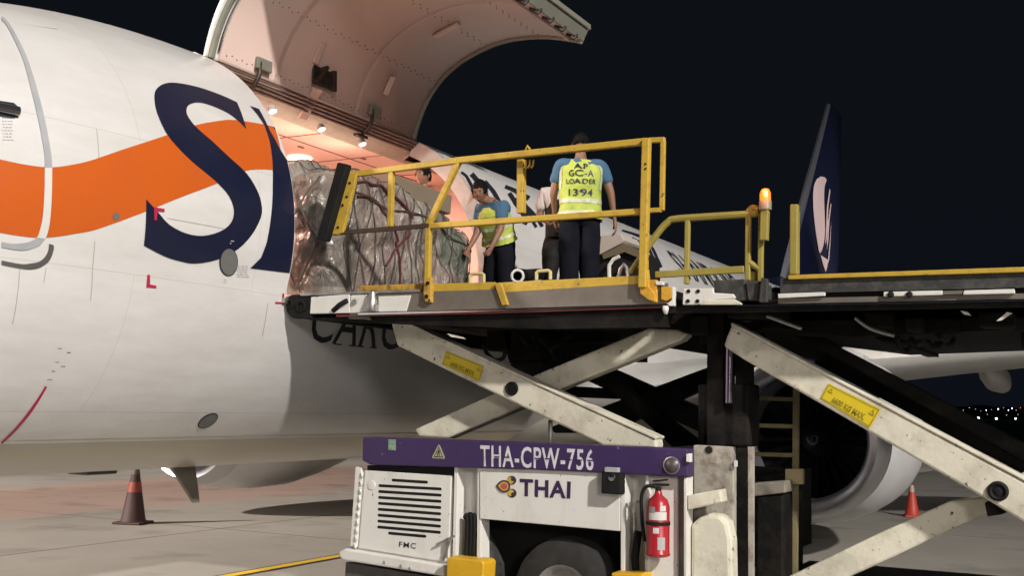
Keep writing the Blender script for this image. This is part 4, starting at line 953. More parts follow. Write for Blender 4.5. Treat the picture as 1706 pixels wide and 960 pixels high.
p = P(1275,345,0.0); bm = BM(); revolve(bm, p + Vector((0, 0, -0.02)), (0, 0, 1), [(0, 0.03), (0.0, 0.044), (0.06, 0.044), (0.065, 0.04)], 24, cap0=True); BC = obj('beacon_base', bm, mat('beacon_grey', (0.26, 0.22, 0.15), 0.5), LD, smooth=True)
BEAC = mat('beacon_amber', (1.0, 0.25, 0.03), 0.3, emit=(1.0, 0.20, 0.02), estr=0.55)
bm = BM(); revolve(bm, p + Vector((0, 0, 0.045)), (0, 0, 1), [(0, 0.039), (0.055, 0.038), (0.082, 0.026), (0.09, 0.001)], 24); obj('beacon_dome', bm, BEAC, BC, smooth=True)
bm = BM(); revolve(bm, p + Vector((-0.033, -0.012, 0.065)), (0, 0, 1), [(0, 0.001), (0.01, 0.013), (0.04, 0.013), (0.05, 0.001)], 12); obj('beacon_bulb', bm, mat('beacon_hot', (1, .7, .3), .3, emit=(1.0, 0.45, 0.12), estr=3.5), BC, smooth=True)
d = bpy.data.lights.new('beacon_light', 'POINT'); o = bpy.data.objects.new('beacon_light', d); COL.objects.link(o); o.location = p + Vector((-0.1, 0, 0.12)); d.energy = 1.2; d.color = (1, 0.35, 0.08)
bm = BM(); bar(bm, P(1324,341,0.02), P(1323,458,0.02), 0.055, 0.055); bar(bm, P(1329,352,0.1), P(1329,458,0.1), 0.025, 0.025); obj('rear_railing_post', bm, TUB, LD, bevel=0.008)

# ---- scissor arms
def arm(L_, x, th, m=CREAM, name='scissor_arm', bev=0.018):
    bm = BM(); shape(bm, L_, x, th); return obj(name, bm, m, LD, bevel=bev)
A1 = arm([(651,538),(668,532),(900,645),(1093,733),(1094,748),(1004,743),(800,645),(661,576)], 0.38, 0.16)
bm = BM(); shape(bm, [(669,533),(900,640),(1094,728),(1092,733),(900,645),(667,538)], 0.37, 0.18); obj('arm_edge', bm, CREAM, A1, bevel=0.006)
arm([(690,716),(741,693),(896,623),(1080,547),(1127,549),(1146,556),(1135,567),(1106,579),(940,646),(868,679),(746,731),(697,728)], 0.62, 0.16)
for mir in (1,):
    for sgn in (1, -1):
        q0 = yz([(651,538),(668,532),(1093,733),(1094,748),(1004,743),(661,576)] if sgn == 1 else [(690,716),(742,693),(1120,543),(1146,560),(800,728),(697,728)], 0.15)
        bm = BM(); prism(bm, q0, 2.9 if sgn == 1 else 2.7, 3.08 if sgn == 1 else 2.88); obj('scissor_arm', bm, MACH, LD, bevel=0.02)
p = P(853,648,0.38); bm = BM(); revolve(bm, p, (-1, 0, 0), [(0, 0.058), (0.015, 0.056), (0.018, 0.045), (0.01, 0.04), (0.008, 0.001)], 28); obj('pivot_pin', bm, BLACK, LD, smooth=True)
bm = BM(); tube(bm, [(0.37, p.y, p.z), (3.1, p.y, p.z)], 0.05, 12); obj('pivot_shaft', bm, MACH, LD)
def sticker(c4, x, parent):
    tl, tr, br, bl = c4
    bm = BM(); f = bm.faces.new([bm.verts.new(P(*q, x)) for q in c4]); S_ = obj('load_sticker', bm, STICKY, parent)
    mp_ = quad_map(tl, tr, br, bl, x-0.004)
    bm = BM()
    for (a0, b0, a1, b1) in ((0.02, 0.06, 0.98, 0.09), (0.02, 0.91, 0.98, 0.94), (0.02, 0.06, 0.03, 0.94), (0.97, 0.06, 0.98, 0.94)):
        bm.faces.new([bm.verts.new(mp_(*q)) for q in ((a0, b0), (a1, b0), (a1, b1), (a0, b1))])
    for cx_ in (0.1, 0.9):
        o_ = [(cx_-0.05, 0.56), (cx_+0.05, 0.56), (cx_, 0.84)]; i_ = [(cx_-0.03, 0.60), (cx_+0.03, 0.60), (cx_, 0.77)]
        for k in range(3): bm.faces.new([bm.verts.new(mp_(*q)) for q in (o_[k], o_[(k+1) % 3], i_[(k+1) % 3], i_[k])])
    obj('sticker_border', bm, OLIVE, S_)
    t = text_bm('6600 KG MAX.', lambda u, v: mp_(0.2+u*0.64, 0.15+v*0.32), 0.03); obj('sticker_text', t, OLIVE, S_)
sticker(((743,585),(806,610),(798,636),(736,607)), 0.375, A1)
A2 = arm([(1219,540),(1235,549),(1706,803),(1760,832),(1760,878),(1706,872),(1655,840),(1240,600),(1205,577)], 0.38, 0.17)
bm = BM(); shape(bm, [(1219,537),(1706,796),(1760,825),(1760,830),(1706,802),(1217,542)], 0.37, 0.19); obj('arm_edge', bm, CREAM, A2, bevel=0.006)
arm([(1300,968),(1469,887),(1523,863),(1581,836),(1632,829),(1655,832),(1662,845),(1640,858),(1595,879),(1488,930),(1421,960),(1380,985),(1285,985)], 0.64, 0.15)
arm([(1655,828),(1700,790),(1790,745),(1800,775),(1690,835)], 0.65, 0.15)
# far pair of arms, its shade put into the dark colour
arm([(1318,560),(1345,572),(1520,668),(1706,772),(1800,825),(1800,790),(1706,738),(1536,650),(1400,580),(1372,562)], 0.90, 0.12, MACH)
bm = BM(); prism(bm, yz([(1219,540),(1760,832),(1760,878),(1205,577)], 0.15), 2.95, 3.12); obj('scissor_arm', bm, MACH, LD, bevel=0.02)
p = P(1663,819,0.38); bm = BM(); revolve(bm, p, (-1, 0, 0), [(0, 0.066), (0.02, 0.062), (0.03, 0.05), (0.012, 0.035), (0.02, 0.02), (0.02, 0.001)], 28); obj('pivot_pin', bm, BLACK, LD, smooth=True)
bm = BM(); shape(bm, [(1640,838),(1690,826),(1690,850),(1668,858),(1645,862)], 0.45, 0.1); obj('pivot_bracket', bm, MACH, LD, bevel=0.01)
sticker(((1380,639),(1468,682),(1449,714),(1366,664)), 0.375, A2)
# chrome ram, black masts
bm = BM(); tube(bm, [P(1215.5,560,0.5), P(1214,672,0.5)], 0.028, 12); obj('hydraulic_ram', bm, mat('ram_violet_chrome', (0.36, 0.30, 0.42), 0.2, 0.9), LD, smooth=True)
bm = BM(); tube(bm, [P(917,700,1.0), P(916,745,1.0)], 0.02, 10); obj('hydraulic_ram', bm, STEEL, LD, smooth=True)
bm = BM(); shape(bm, [(1178,520),(1205,520),(1205,745),(1178,745)], 0.55, 0.3); obj('lift_mast', bm, MACH, LD)
bm = BM(); shape(bm, [(1162,640),(1248,640),(1248,745),(1162,745)], 0.6, 0.3); obj('mast_housing', bm, MACH, LD, bevel=0.02)
bm = BM(); shape(bm, [(1225,560),(1244,560),(1245,980),(1226,980)], 0.62, 0.2); obj('lift_mast', bm, MACH, LD)
bm = BM(); prism(bm, yz([(830,545),(905,552),(900,620),(865,650),(845,600)], 0.9), 0.9, 1.6); obj('pump_unit', bm, MACH, LD, bevel=0.03)
bm = BM(); prism(bm, yz([(1005,640),(1030,640),(1165,742),(1120,745)], 1.6), 1.6, 1.8); obj('cross_brace', bm, MACH, LD)
# ---- ladder
LDR = mat('ladder_dark', (0.24, 0.20, 0.10), 0.55, dirt=0.5, scale=8)
for a, b_, xx in (((1250,600),(1250,900),0.9), ((1327,620),(1324,960),0.9)):
    bm = BM(); bar(bm, P(*a, xx), P(*b_, xx), 0.04, 0.05); obj('ladder_rail', bm, LDR, LD)
for v in (664, 709, 757, 806, 855):
    bm = BM(); bar(bm, P(1252, v, 0.9), P(1326, v+2, 0.9), 0.04, 0.03); obj('ladder_rung', bm, LDR, LD)
bm = BM(); shape(bm, [(1308,782),(1338,782),(1338,808),(1308,808)], 0.8, 0.05); obj('ladder_bracket', bm, LDR, LD, bevel=0.006)
bm = BM(); shape(bm, [(1254,806),(1308,802),(1308,822),(1254,828)], 0.6, 0.3); obj('step_box', bm, mat('dirty_grey_paint', (0.25, 0.22, 0.18), 0.6, dirt=0.9, scale=6, bump=0.2), LD, bevel=0.01)
bm = BM(); shape(bm, [(1258,826),(1306,824),(1306,1000),(1258,1000)], 0.62, 0.6); obj('rear_tank', bm, MACH, LD, bevel=0.02)

# ---- chassis
bm = BM(); shape(bm, [(604,729),(760,733),(1146,748.5),(1146,795.5),(900,783.5),(616,775),(603,768)], XN-0.06, 0.14); PUR = obj('purple_beam', bm, PURPLE, LD, bevel=0.01)
mp_ = quad_map((800,741.5),(989,749),(989,785),(800,778), XN-0.064)
bm = text_bm('THA-CPW-756', mp_, 0.018, 1.12); TX = obj('registration_lettering', bm, LETTER, PUR)
# stencil bridges across the letters
bm = BM()
for k in range(11):
    if k in (3, 7, 0): continue
    u0 = (k+0.42)/11; cs = [mp_(u0, 0.44), mp_(u0+0.05, 0.44), mp_(u0+0.05, 0.50), mp_(u0, 0.50)]
    bm.faces.new([bm.verts.new(c + Vector((-0.003, 0, 0))) for c in cs])
obj('stencil_gap', bm, PURPLE, TX)
bm = BM(); bm.faces.new([bm.verts.new(P(*q, XN-0.064)) for q in ((647,732.5),(660,733),(659.5,751),(647,750))]); GST = obj('inspection_sticker', bm, mat('sticker_green', (0.16, 0.30, 0.20), 0.5, dirt=0.8, dcol=(0.45, 0.45, 0.35), scale=40), PUR)
mp_ = quad_map((721,741),(742,742),(741,765),(720,764), XN-0.064)
TRI = mat('sticker_pale', (0.48, 0.44, 0.30), 0.5, dirt=0.3, scale=30)
bm = BM(); bm.faces.new([bm.verts.new(mp_(*q)) for q in ((0.02,0.0),(0.98,0.0),(1,0.12),(0.55,1),(0.45,1),(0,0.12))]); TRo = obj('warning_sticker', bm, TRI, PUR)
bm = BM()
o_ = [(0.12, 0.08), (0.88, 0.08), (0.5, 0.90)]; i_ = [(0.2, 0.15), (0.8, 0.15), (0.5, 0.78)]
for k in range(3): bm.faces.new([bm.verts.new(mp_(*q)+Vector((-0.003,0,0))) for q in (o_[k], o_[(k+1) % 3], i_[(k+1) % 3], i_[k])])
for q4 in (((0.44,0.40),(0.56,0.40),(0.55,0.60),(0.45,0.60)), ((0.38,0.18),(0.44,0.18),(0.50,0.42),(0.44,0.42)), ((0.56,0.18),(0.62,0.18),(0.56,0.42),(0.50,0.42)), ((0.34,0.42),(0.66,0.46),(0.66,0.50),(0.34,0.46))):
    bm.faces.new([bm.verts.new(mp_(*q)+Vector((-0.003,0,0))) for q in q4])
obj('warning_symbol', bm, FONTBLACK, TRo)
p = P(1119,776,XN-0.06); bm = BM(); revolve(bm, p, (-1, 0, 0), [(-0.01, 0.062), (0.004, 0.062), (0.006, 0.055)], 28); RH = obj('round_port', bm, STEEL, PUR, smooth=True)
bm = BM(); revolve(bm, p+Vector((-0.006, 0, 0)), (-1, 0, 0), [(0, 0.054), (0.004, 0.05), (0.022, 0.03), (0.026, 0.001)], 24, cap0=True); obj('port_cover', bm, mat('port_grey', (0.10, 0.085, 0.09), 0.4, 0.3), RH, smooth=True)
bm = BM(); shape(bm, [(1143,757),(1150,756),(1150,771),(1143,770)], XN-0.09, 0.05); obj('chipped_corner', bm, LWHITE, PUR, bevel=0.004)
# chassis body behind
bm = BM(); prism(bm, [(-2.75, 1.30), (-2.75, 0.72), (-5.6, 0.60), (-5.6, 1.30)], 0.35, 3.2); obj('chassis_frame', bm, MACH, LD)
bm = BM(); shape(bm, [(612,776),(757,781),(757,792),(612,786)], XN+0.0, 0.5); obj('cabinet_gap', bm, HOLE, LD)
bm = BM(); box(bm, (0.5, -9.6, 0.25), (3.1, -5.6, 0.45)); obj('rear_frame', bm, MACH, LD)
# engine cabinet
bm = BM(); shape(bm, [(602,783),(753,794),(750,952),(578,918),(580,912),(596,914)], XN+0.0, 0.9); CAB = obj('engine_cabinet', bm, LWHITE, LD, bevel=0.012)
bm = BM(); shape(bm, [(608,784),(752,793.5),(747,938),(597,914)], XN-0.018, 0.016); FPn = obj('cabinet_door', bm, LWHITE, CAB, bevel=0.006)
bm = BM(); shape(bm, [(592,778),(602,780),(594,913),(583,911)], XN-0.028, 0.03); obj('hinge_strip', bm, LWHITE, CAB, bevel=0.005)
for v in range(0, 10):
    vv = 788 + v*13.2; uu = 598.5 - v*1.25
    bm = BM(); tube(bm, [P(uu+5, vv, -0.032), P(uu+4.2, vv+8, -0.032)], 0.012, 6); obj('hinge_knuckle', bm, LWHITE, CAB)
def zp(zx, zy): return (590+zx/5.647, 700+zy/5.647)
slits = [((365,568),(683,588))] + [((240-k*1.6, 620+k*55.7),(812-k*1.2, 652+k*58.4)) for k in range(0, 8)]
slits.append(((330, 1068), (668, 1098)))
for (a, b_) in slits:
    a = zp(*a); b_ = zp(*b_); A_ = P(*a, XN-0.019); B_ = P(*b_, XN-0.019)
    bm = BM(); hh = 0.0115; n_ = 5
    vs = []
    for k in range(n_+1): ang = math.pi/2 + math.pi*k/n_; vs.append(A_ + Vector((0, -hh*math.cos(ang), hh*math.sin(ang))))
    for k in range(n_+1): ang = -math.pi/2 + math.pi*k/n_; vs.append(B_ + Vector((0, -hh*math.cos(ang), hh*math.sin(ang))))
    bm.faces.new([bm.verts.new(v_) for v_ in vs]); obj('vent_slot', bm, HOLE, FPn)
mp_ = quad_map((665,903),(693,906),(692.5,915.5),(664.5,912), XN-0.021); obj('maker_lettering', text_bm('FMC', mp_, 0.012, 1.2), INK, FPn)
p = P(619,809,XN-0.019); bm = BM(); revolve(bm, p, (-1, 0, 0), [(0, 0.04), (0.006, 0.036), (0.008, 0.001)], 20); obj('fuel_cap', bm, LWHITE, FPn, smooth=True)
bm = BM(); bar(bm, P(727,908,-0.05), P(757,894,-0.05), 0.014, 0.014); bar(bm, P(745,897,-0.05), P(744,930,-0.05), 0.014, 0.014); bar(bm, P(752,896,-0.05), P(738,935,-0.05), 0.012, 0.012); obj('latch_bracket', bm, STEEL, CAB)
bm = BM(); shape(bm, [(563,921),(574,915),(742,943),(742,962),(568,934)], XN-0.07, 0.5); BMP = obj('bumper_ledge', bm, LWHITE, LD, bevel=0.014)
bm = BM(); shape(bm, [(576,938),(742,966),(742,1000),(574,975)], XN+0.02, 0.4); obj('lower_skirt', bm, DGREY, LD)
for u, v in ((640,938),(668,944),(683,948)):
    bm = BM(); revolve(bm, P(u, v, XN-0.072), (-1, 0, 0), [(0, 0.014), (0.004, 0.012)], 8, cap1=True); obj('bolt', bm, STEEL, BMP)
# columns and THAI side panel
GREYW = mat('shaded_grey_paint', (0.42, 0.42, 0.38), 0.5, dirt=0.4, scale=6)
bm = BM(); shape(bm, [(757,777),(763,777),(759,950),(753,950)], XN-0.02, 0.2); obj('column_flange', bm, LWHITE, LD, bevel=0.004)
bm = BM(); shape(bm, [(763,777),(797,779),(796,960),(757,960)], XN+0.11, 0.05); obj('column_web', bm, LWHITE, LD)
bm = BM(); shape(bm, [(795,779),(801,779),(801,960),(794,960)], XN-0.02, 0.14); obj('column_flange', bm, LWHITE, LD, bevel=0.004)
for k, u in enumerate((778, 785, 790)):
    hose([P(u-3,858+abs(k-1)*5,0.02), P(u,860,0.0), P(u+1,880,0.0), P(u,905,0.0), P(u-1,930,0.0)], 0.02)
bm = BM(); shape(bm, [(744,932),(748,929),(802,935),(806,940),(803,990),(742,990)], XN-0.17, 0.2); obj('yellow_step', bm, mat('bright_step_yellow', (0.70, 0.40, 0.02), 0.45, dirt=0.2, scale=10), LD, bevel=0.012)
bm = BM(); shape(bm, [(799,779),(1034,789),(1033,886),(799,865)], XN-0.03, 0.04); THP = obj('side_panel', bm, LWHITE, LD, bevel=0.006)
mp_ = quad_map((866,798),(951,803),(950,831.5),(866,827), XN-0.034); obj('airline_lettering', text_bm('THAI', mp_, 0.03, 1.1), mat('violet_lettering', (0.045, 0.02, 0.08), 0.45), THP)
# orchid-shaped emblem: gold curls round a pink centre, dark purple outline
def blob(name, pts, m, x, parent):
    bm = BM(); V = [P(*q, x) for q in pts]; bv = [bm.verts.new(v) for v in V]
    for t in tessellate_polygon([[Vector((v.y, v.z, 0)) for v in V]]):
        try: bm.faces.new([bv[i] for i in t])
        except ValueError: pass
    return obj(name, bm, m, parent)
def ring_pts(cx, cy, r): return [(cx+r*math.cos(2*math.pi*k/20), cy+r*math.sin(2*math.pi*k/20)) for k in range(20)]
GOLD = mat('emblem_gold', (0.62, 0.42, 0.08), 0.4); EMD = mat('emblem_dark', (0.06, 0.03, 0.04), 0.45); EMP = mat('emblem_pink', (0.50, 0.10, 0.08), 0.45)
tear = lambda k: [(840+(u-840)*k, 811+(v-811)*k) for u, v in smoothed([(826,810),(833,802.5),(841,800.5),(848,804),(850,811),(848,818),(841,821.5),(833,819),(826,810)], 3)[:-1]]
blob('emblem_petal', ring_pts(852.5,801,7.6), EMD, XN-0.033, THP); blob('emblem_petal', ring_pts(853,822.5,7.6), EMD, XN-0.033, THP)
blob('emblem_petal', ring_pts(850.5,801.5,5.6), GOLD, XN-0.036, THP); blob('emblem_petal', ring_pts(851,822,5.6), GOLD, XN-0.036, THP)
blob('emblem_petal', ring_pts(854.5,799,3.6), EMD, XN-0.0375, THP); blob('emblem_petal', ring_pts(855,824.5,3.6), EMD, XN-0.0375, THP)
blob('emblem_petal', tear(1.0), EMD, XN-0.039, THP); blob('emblem_petal', tear(0.72), GOLD, XN-0.041, THP); blob('emblem_petal', tear(0.5), EMP, XN-0.043, THP)
bm = BM(); shape(bm, [(1002,786),(1034,788),(1034,825),(1001,823)], XN-0.12, 0.09); MB_ = obj('lamp_box', bm, BLACK, LD, bevel=0.008)
bm = BM(); shape(bm, [(1007,779),(1029,780),(1029,788),(1007,787)], XN-0.13, 0.05); obj('lamp_box_lid', bm, GREYP, MB_, bevel=0.004)
bm = BM(); revolve(bm, P(1019,796,XN-0.121), (-1, 0, 0), [(0, 0.03), (0.008, 0.026), (0.01, 0.001)], 20); obj('lamp_lens', bm, CHROME, MB_, smooth=True)
bm = BM(); shape(bm, [(1034,788),(1042,790),(1041,960),(1034,960)], XN-0.03, 0.17); obj('column_flange', bm, LWHITE, LD, bevel=0.004)
bm = BM(); shape(bm, [(1042,790),(1077,792),(1077,970),(1041,970)], XN+0.12, 0.04); obj('column_web', bm, LWHITE, LD)
bm = BM(); shape(bm, [(1075,792),(1080,792),(1080,970),(1074,970)], XN-0.02, 0.18); obj('column_flange', bm, LWHITE, LD, bevel=0.004)
bm = BM(); shape(bm, [(1080,793),(1128,795),(1128,985),(1080,985)], XN+0.03, 0.03); obj('column_web', bm, LWHITE, LD)
bm = BM(); shape(bm, [(1128,795),(1144,796),(1144,985),(1128,985)], XN+0.07, 0.03); obj('column_web', bm, GREYW, LD)
bm = BM(); shape(bm, [(1139,796),(1144,796),(1144,985),(1139,985)], XN-0.03, 0.14); obj('column_flange', bm, LWHITE, LD, bevel=0.004)
hose([P(1066,836,0.0), P(1060,838,0.0), P(1056,850,0.0), P(1057,870,0.0), P(1056,886,0.0)], 0.010, STEEL, 'release_cable')
hose([P(1064,886,0.03), P(1062,900,0.03), P(1058,930,0.03), P(1060,955,0.03)], 0.03)
bm = BM(); shape(bm, [(1018,955),(1070,957),(1070,985),(1018,985)], XN-0.17, 0.2); obj('yellow_step', bm, MATS['bright_step_yellow'], LD, bevel=0.012)
# wheel well and drive wheel
bm = BM(); box(bm, (0.34, -5.0, 0.45), (0.37, -3.7, 0.98)); obj('wheel_well', bm, HOLE, LD)
pc = P(933,978,0.0); wz = 0.43
wheel((1, 0, 0), (0.17, pc.y, wz), 0.43, 0.26, LD, 'drive_wheel')
wheel((1, 0, 0), (3.2, pc.y, wz), 0.43, 0.26, LD, 'drive_wheel')
for yy in (-8.7,):
    for xx in (0.3, 3.2): wheel((1, 0, 0), (xx, yy, 0.38), 0.38, 0.25, LD, 'rear_wheel')
for yy in (-3.2, -8.2):
    for xx in (0.55, 2.9):
        bm = BM(); tube(bm, [(xx, yy, 0.0), (xx, yy, 0.03), (xx, yy, 0.035), (xx, yy, 0.8)], [0.13, 0.13, 0.045, 0.045], 14); obj('outrigger', bm, STEEL, LD)
bm = BM(); shape(bm, [(800,862),(836,940),(838,985),(800,985)], 0.12, 0.04); obj('mud_flap', bm, DG, LD)
# corroded uprights to the right of the purple beam
DIRTYW = mat('dirty_white_paint', (0.42, 0.39, 0.33), 0.6, dirt=0.95, dcol=(0.13, 0.09, 0.07), scale=7, bump=0.2)
bm = BM(); shape(bm, [(1155,742),(1216,745),(1222,768),(1222,985),(1155,985)], 0.22, 0.08); UPR = obj('upright_plate', bm, DIRTYW, LD, bevel=0.008)
bm = BM(); revolve(bm, P(1181,750,0.215), (-1, 0, 0), [(0, 0.028), (0.006, 0.025)], 16, cap1=True); obj('bolt', bm, BLACK, UPR)
bm = BM(); shape(bm, [(1144,826),(1200,816),(1203,838),(1145,851)], -0.03, 0.14); obj('support_bracket', bm, CREAM, LD, bevel=0.01)
bm = BM(); shape(bm, [(1150,875),(1165,862),(1180,857),(1200,859),(1212,872),(1218,900),(1220,990),(1150,990)], 0.04, 0.17); TNK = obj('hydraulic_tank', bm, CREAM, LD, bevel=0.03)
bm = BM(); bar(bm, P(1226,768,0.2), P(1226,778,0.2), 0.02, 0.02); obj('reflector', bm, LETTER, LD)
bm = BM(); shape(bm, [(1246,745),(1254,745),(1254,990),(1247,990)], 0.3, 0.05); obj('edge_upright', bm, DIRTYW, LD)
# guessed operator console with hood, a dark shape on the far walkway
bm = BM(); pts = [(993,424),(1036,403),(1070,424),(1074,450),(1072,470),(993,470)]
shape(bm, pts, 3.60, 0.5); CON = obj('operator_console', bm, BLACK, LD, bevel=0.01)
bm = BM(); shape(bm, [(990,424),(1001,392),(1034,389),(1040,400),(1036,405),(1000,424)], 3.52, 0.5); obj('console_hood', bm, mat('hood_pale', (0.50, 0.44, 0.38), 0.5), CON, bevel=0.01)
bm = BM(); shape(bm, [(1036,404),(1072,421),(1070,432),(1040,420),(1005,432),(1003,424)], 3.55, 0.1); obj('console_lip', bm, mat('console_brown', (0.16, 0.13, 0.08), 0.5), CON)
for L_ in ([(1015,462),(1015,442),(1022,432),(1032,427)], [(1030,462),(1034,448),(1042,440)], [(1046,462),(1044,446),(1038,440)]):
    bm = BM(); tube(bm, [P(u, v, 3.5) for u, v in L_], 0.022, 8); obj('console_pipe', bm, LWHITE if L_[0][0] == 1015 else STEEL, CON, smooth=True)
bm = BM(); box(bm, (3.45, -5.25, 2.60), (4.2, -2.0, 2.69)); obj('far_walkway', bm, MACH, LD)
for y in (-5.2, -3.9, -2.6):
    pass

# ------------------------------------------------------------------ fire extinguisher hung on the column
FE = thing('fire_extinguisher', 'red fire extinguisher with white labels hung on the white column beneath the purple beam', 'fire extinguisher', (-0.09, -5.29, 0.78))
top_ = P(1097,803,-0.09); bot_ = P(1096,928,-0.09); cy0 = bot_.y; zb_, zt_ = bot_.z, P(1097,823,-0.09).z
bm = BM(); revolve(bm, (-0.09, cy0, zb_), (0, 0, 1), [(0, 0.068), (0.01, 0.086), (0.02, 0.088), (0.03, 0.081), (zt_-zb_-0.09, 0.081), (zt_-zb_-0.04, 0.066), (zt_-zb_-0.01, 0.03), (zt_-zb_+0.02, 0.022)], 32, cap0=True)
FB = obj('cylinder', bm, RED, FE, smooth=True)
def fe_label(z0, z1, a0, a1, m, r=0.0835, name='label'):
    bm = BM(); prev = None
    for k in range(37):
        a = R(a0 + (a1-a0)*k/36); cur = [bm.verts.new((-0.09 + r*math.cos(a), cy0 + r*math.sin(a), z)) for z in (z0, z1)]
        if prev: bm.faces.new((prev[0], cur[0], cur[1], prev[1]))
        prev = cur
    return obj(name, bm, m, FB)
WL = mat('label_white', (0.66, 0.64, 0.62), 0.45, dirt=0.3, dcol=(0.4, 0.36, 0.34), scale=50)
hC = zt_-zb_
fe_label(zb_+hC*0.59, zb_+hC*0.72, 150, 245, WL); fe_label(zb_+hC*0.73, zb_+hC*0.82, 210, 240, WL); fe_label(zb_+hC*0.70, zb_+hC*0.80, 150, 185, mat('label_grey', (0.3, 0.27, 0.27), 0.5))
fe_label(zb_+hC*0.38, zb_+hC*0.47, 175, 205, WL); fe_label(zb_+hC*0.12, zb_+hC*0.32, 198, 236, mat('label_silver', (0.45, 0.43, 0.42), 0.4)); fe_label(zb_+hC*0.505, zb_+hC*0.56, 0, 360, BLACK, 0.086, 'retaining_band')
bm = BM(); tube(bm, [(-0.09, cy0, zt_), (-0.09, cy0, zt_+0.05)], 0.022, 12); bar(bm, (-0.09, cy0+0.04, zt_+0.06), (-0.09, cy0-0.08, zt_+0.065), 0.025, 0.016); bar(bm, (-0.09, cy0+0.04, zt_+0.085), (-0.09, cy0-0.07, zt_+0.10), 0.025, 0.012); obj('valve_handle', bm, BLACK, FE, bevel=0.003)
L_ = [(-0.1, cy0+0.02, zt_+0.05), (-0.12, cy0+0.08, zt_+0.045), (-0.12, cy0+0.115, zt_-0.03), (-0.10, cy0+0.115, zt_-0.2), (-0.09, cy0+0.10, zt_-0.34)]
o = hose(L_, 0.013); o.name = 'extinguisher_hose'; set_parent(o, FE)

# ------------------------------------------------------------------ the load: film-wrapped freight under a net
LOADT = thing('wrapped_pallet_load', 'bulky freight pallet wrapped in clear film under a rope net, half inside the airplane door', 'cargo pallet', (1.5, -1.2, 2.72))
def load_pt(s, h):
    """s: 0..1 around the visible sides (near -x face then -y face), h: 0..1 height"""
    return None
FILM = bpy.data.materials.new('wrapping_film'); FILM.use_nodes = True
n = FILM.node_tree.nodes; l = FILM.node_tree.links; b = n['Principled BSDF']
tc = n.new('ShaderNodeTexCoord')
mpn = n.new('ShaderNodeMapping'); mpn.inputs['Scale'].default_value = (1, 1, 0.62); l.new(tc.outputs['Object'], mpn.inputs[0])
a1 = n.new('ShaderNodeTexNoise'); a1.inputs['Scale'].default_value = 3.2; a1.inputs['Detail'].default_value = 5; l.new(tc.outputs['Object'], a1.inputs['Vector'])
vo = n.new('ShaderNodeTexVoronoi'); vo.inputs['Scale'].default_value = 2.6; l.new(tc.outputs['Object'], vo.inputs['Vector'])
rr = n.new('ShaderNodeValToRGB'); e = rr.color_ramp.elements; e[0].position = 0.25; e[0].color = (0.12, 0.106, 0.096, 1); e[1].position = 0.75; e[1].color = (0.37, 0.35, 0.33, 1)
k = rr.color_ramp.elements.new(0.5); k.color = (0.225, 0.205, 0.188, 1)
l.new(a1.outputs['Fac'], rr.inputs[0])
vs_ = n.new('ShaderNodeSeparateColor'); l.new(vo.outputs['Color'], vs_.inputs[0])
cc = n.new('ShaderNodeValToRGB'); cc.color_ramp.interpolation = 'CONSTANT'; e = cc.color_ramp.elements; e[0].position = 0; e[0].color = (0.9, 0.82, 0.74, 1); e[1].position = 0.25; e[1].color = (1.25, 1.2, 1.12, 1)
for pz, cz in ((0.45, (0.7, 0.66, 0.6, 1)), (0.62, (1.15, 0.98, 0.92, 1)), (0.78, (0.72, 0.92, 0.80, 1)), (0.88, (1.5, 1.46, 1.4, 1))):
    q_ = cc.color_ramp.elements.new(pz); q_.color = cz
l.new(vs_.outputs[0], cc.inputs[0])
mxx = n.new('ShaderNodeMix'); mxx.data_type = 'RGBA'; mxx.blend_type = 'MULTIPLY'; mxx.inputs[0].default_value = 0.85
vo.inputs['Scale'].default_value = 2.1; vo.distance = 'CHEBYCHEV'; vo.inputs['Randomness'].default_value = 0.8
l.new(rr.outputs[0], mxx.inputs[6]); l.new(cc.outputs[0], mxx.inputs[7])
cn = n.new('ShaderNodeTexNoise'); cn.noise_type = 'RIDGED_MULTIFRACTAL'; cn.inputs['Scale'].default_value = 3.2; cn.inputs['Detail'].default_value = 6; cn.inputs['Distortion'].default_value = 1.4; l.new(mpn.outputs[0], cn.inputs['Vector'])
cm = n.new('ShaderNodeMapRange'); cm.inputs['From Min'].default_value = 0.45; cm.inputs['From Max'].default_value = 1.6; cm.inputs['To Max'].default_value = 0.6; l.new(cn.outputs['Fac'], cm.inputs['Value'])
cx2 = n.new('ShaderNodeMix'); cx2.data_type = 'RGBA'; cx2.inputs[7].default_value = (0.52, 0.48, 0.44, 1); l.new(cm.outputs[0], cx2.inputs[0]); l.new(mxx.outputs[2], cx2.inputs[6]); l.new(cx2.outputs[2], b.inputs['Base Color'])  # cloudy film creases, with their highlights painted into the base colour
b.inputs['Roughness'].default_value = 0.24; b.inputs['Coat Weight'].default_value = 0.3; b.inputs['Coat Roughness'].default_value = 0.06
w1 = n.new('ShaderNodeTexNoise'); w1.inputs['Scale'].default_value = 8; w1.inputs['Detail'].default_value = 5; w1.inputs['Distortion'].default_value = 1.2; w1.inputs['Roughness'].default_value = 0.5; l.new(mpn.outputs[0], w1.inputs['Vector'])
bpn = n.new('ShaderNodeBump'); bpn.inputs['Strength'].default_value = 0.85; bpn.inputs['Distance'].default_value = 0.08
l.new(w1.outputs['Fac'], bpn.inputs['Height']); l.new(bpn.outputs[0], b.inputs['Normal']); l.new(bpn.outputs[0], b.inputs['Coat Normal'])
LX0, LX1, LY0, LY1, LZ0, LZ1 = 0.14, 2.74, -2.24, -0.15, 2.76, 3.93
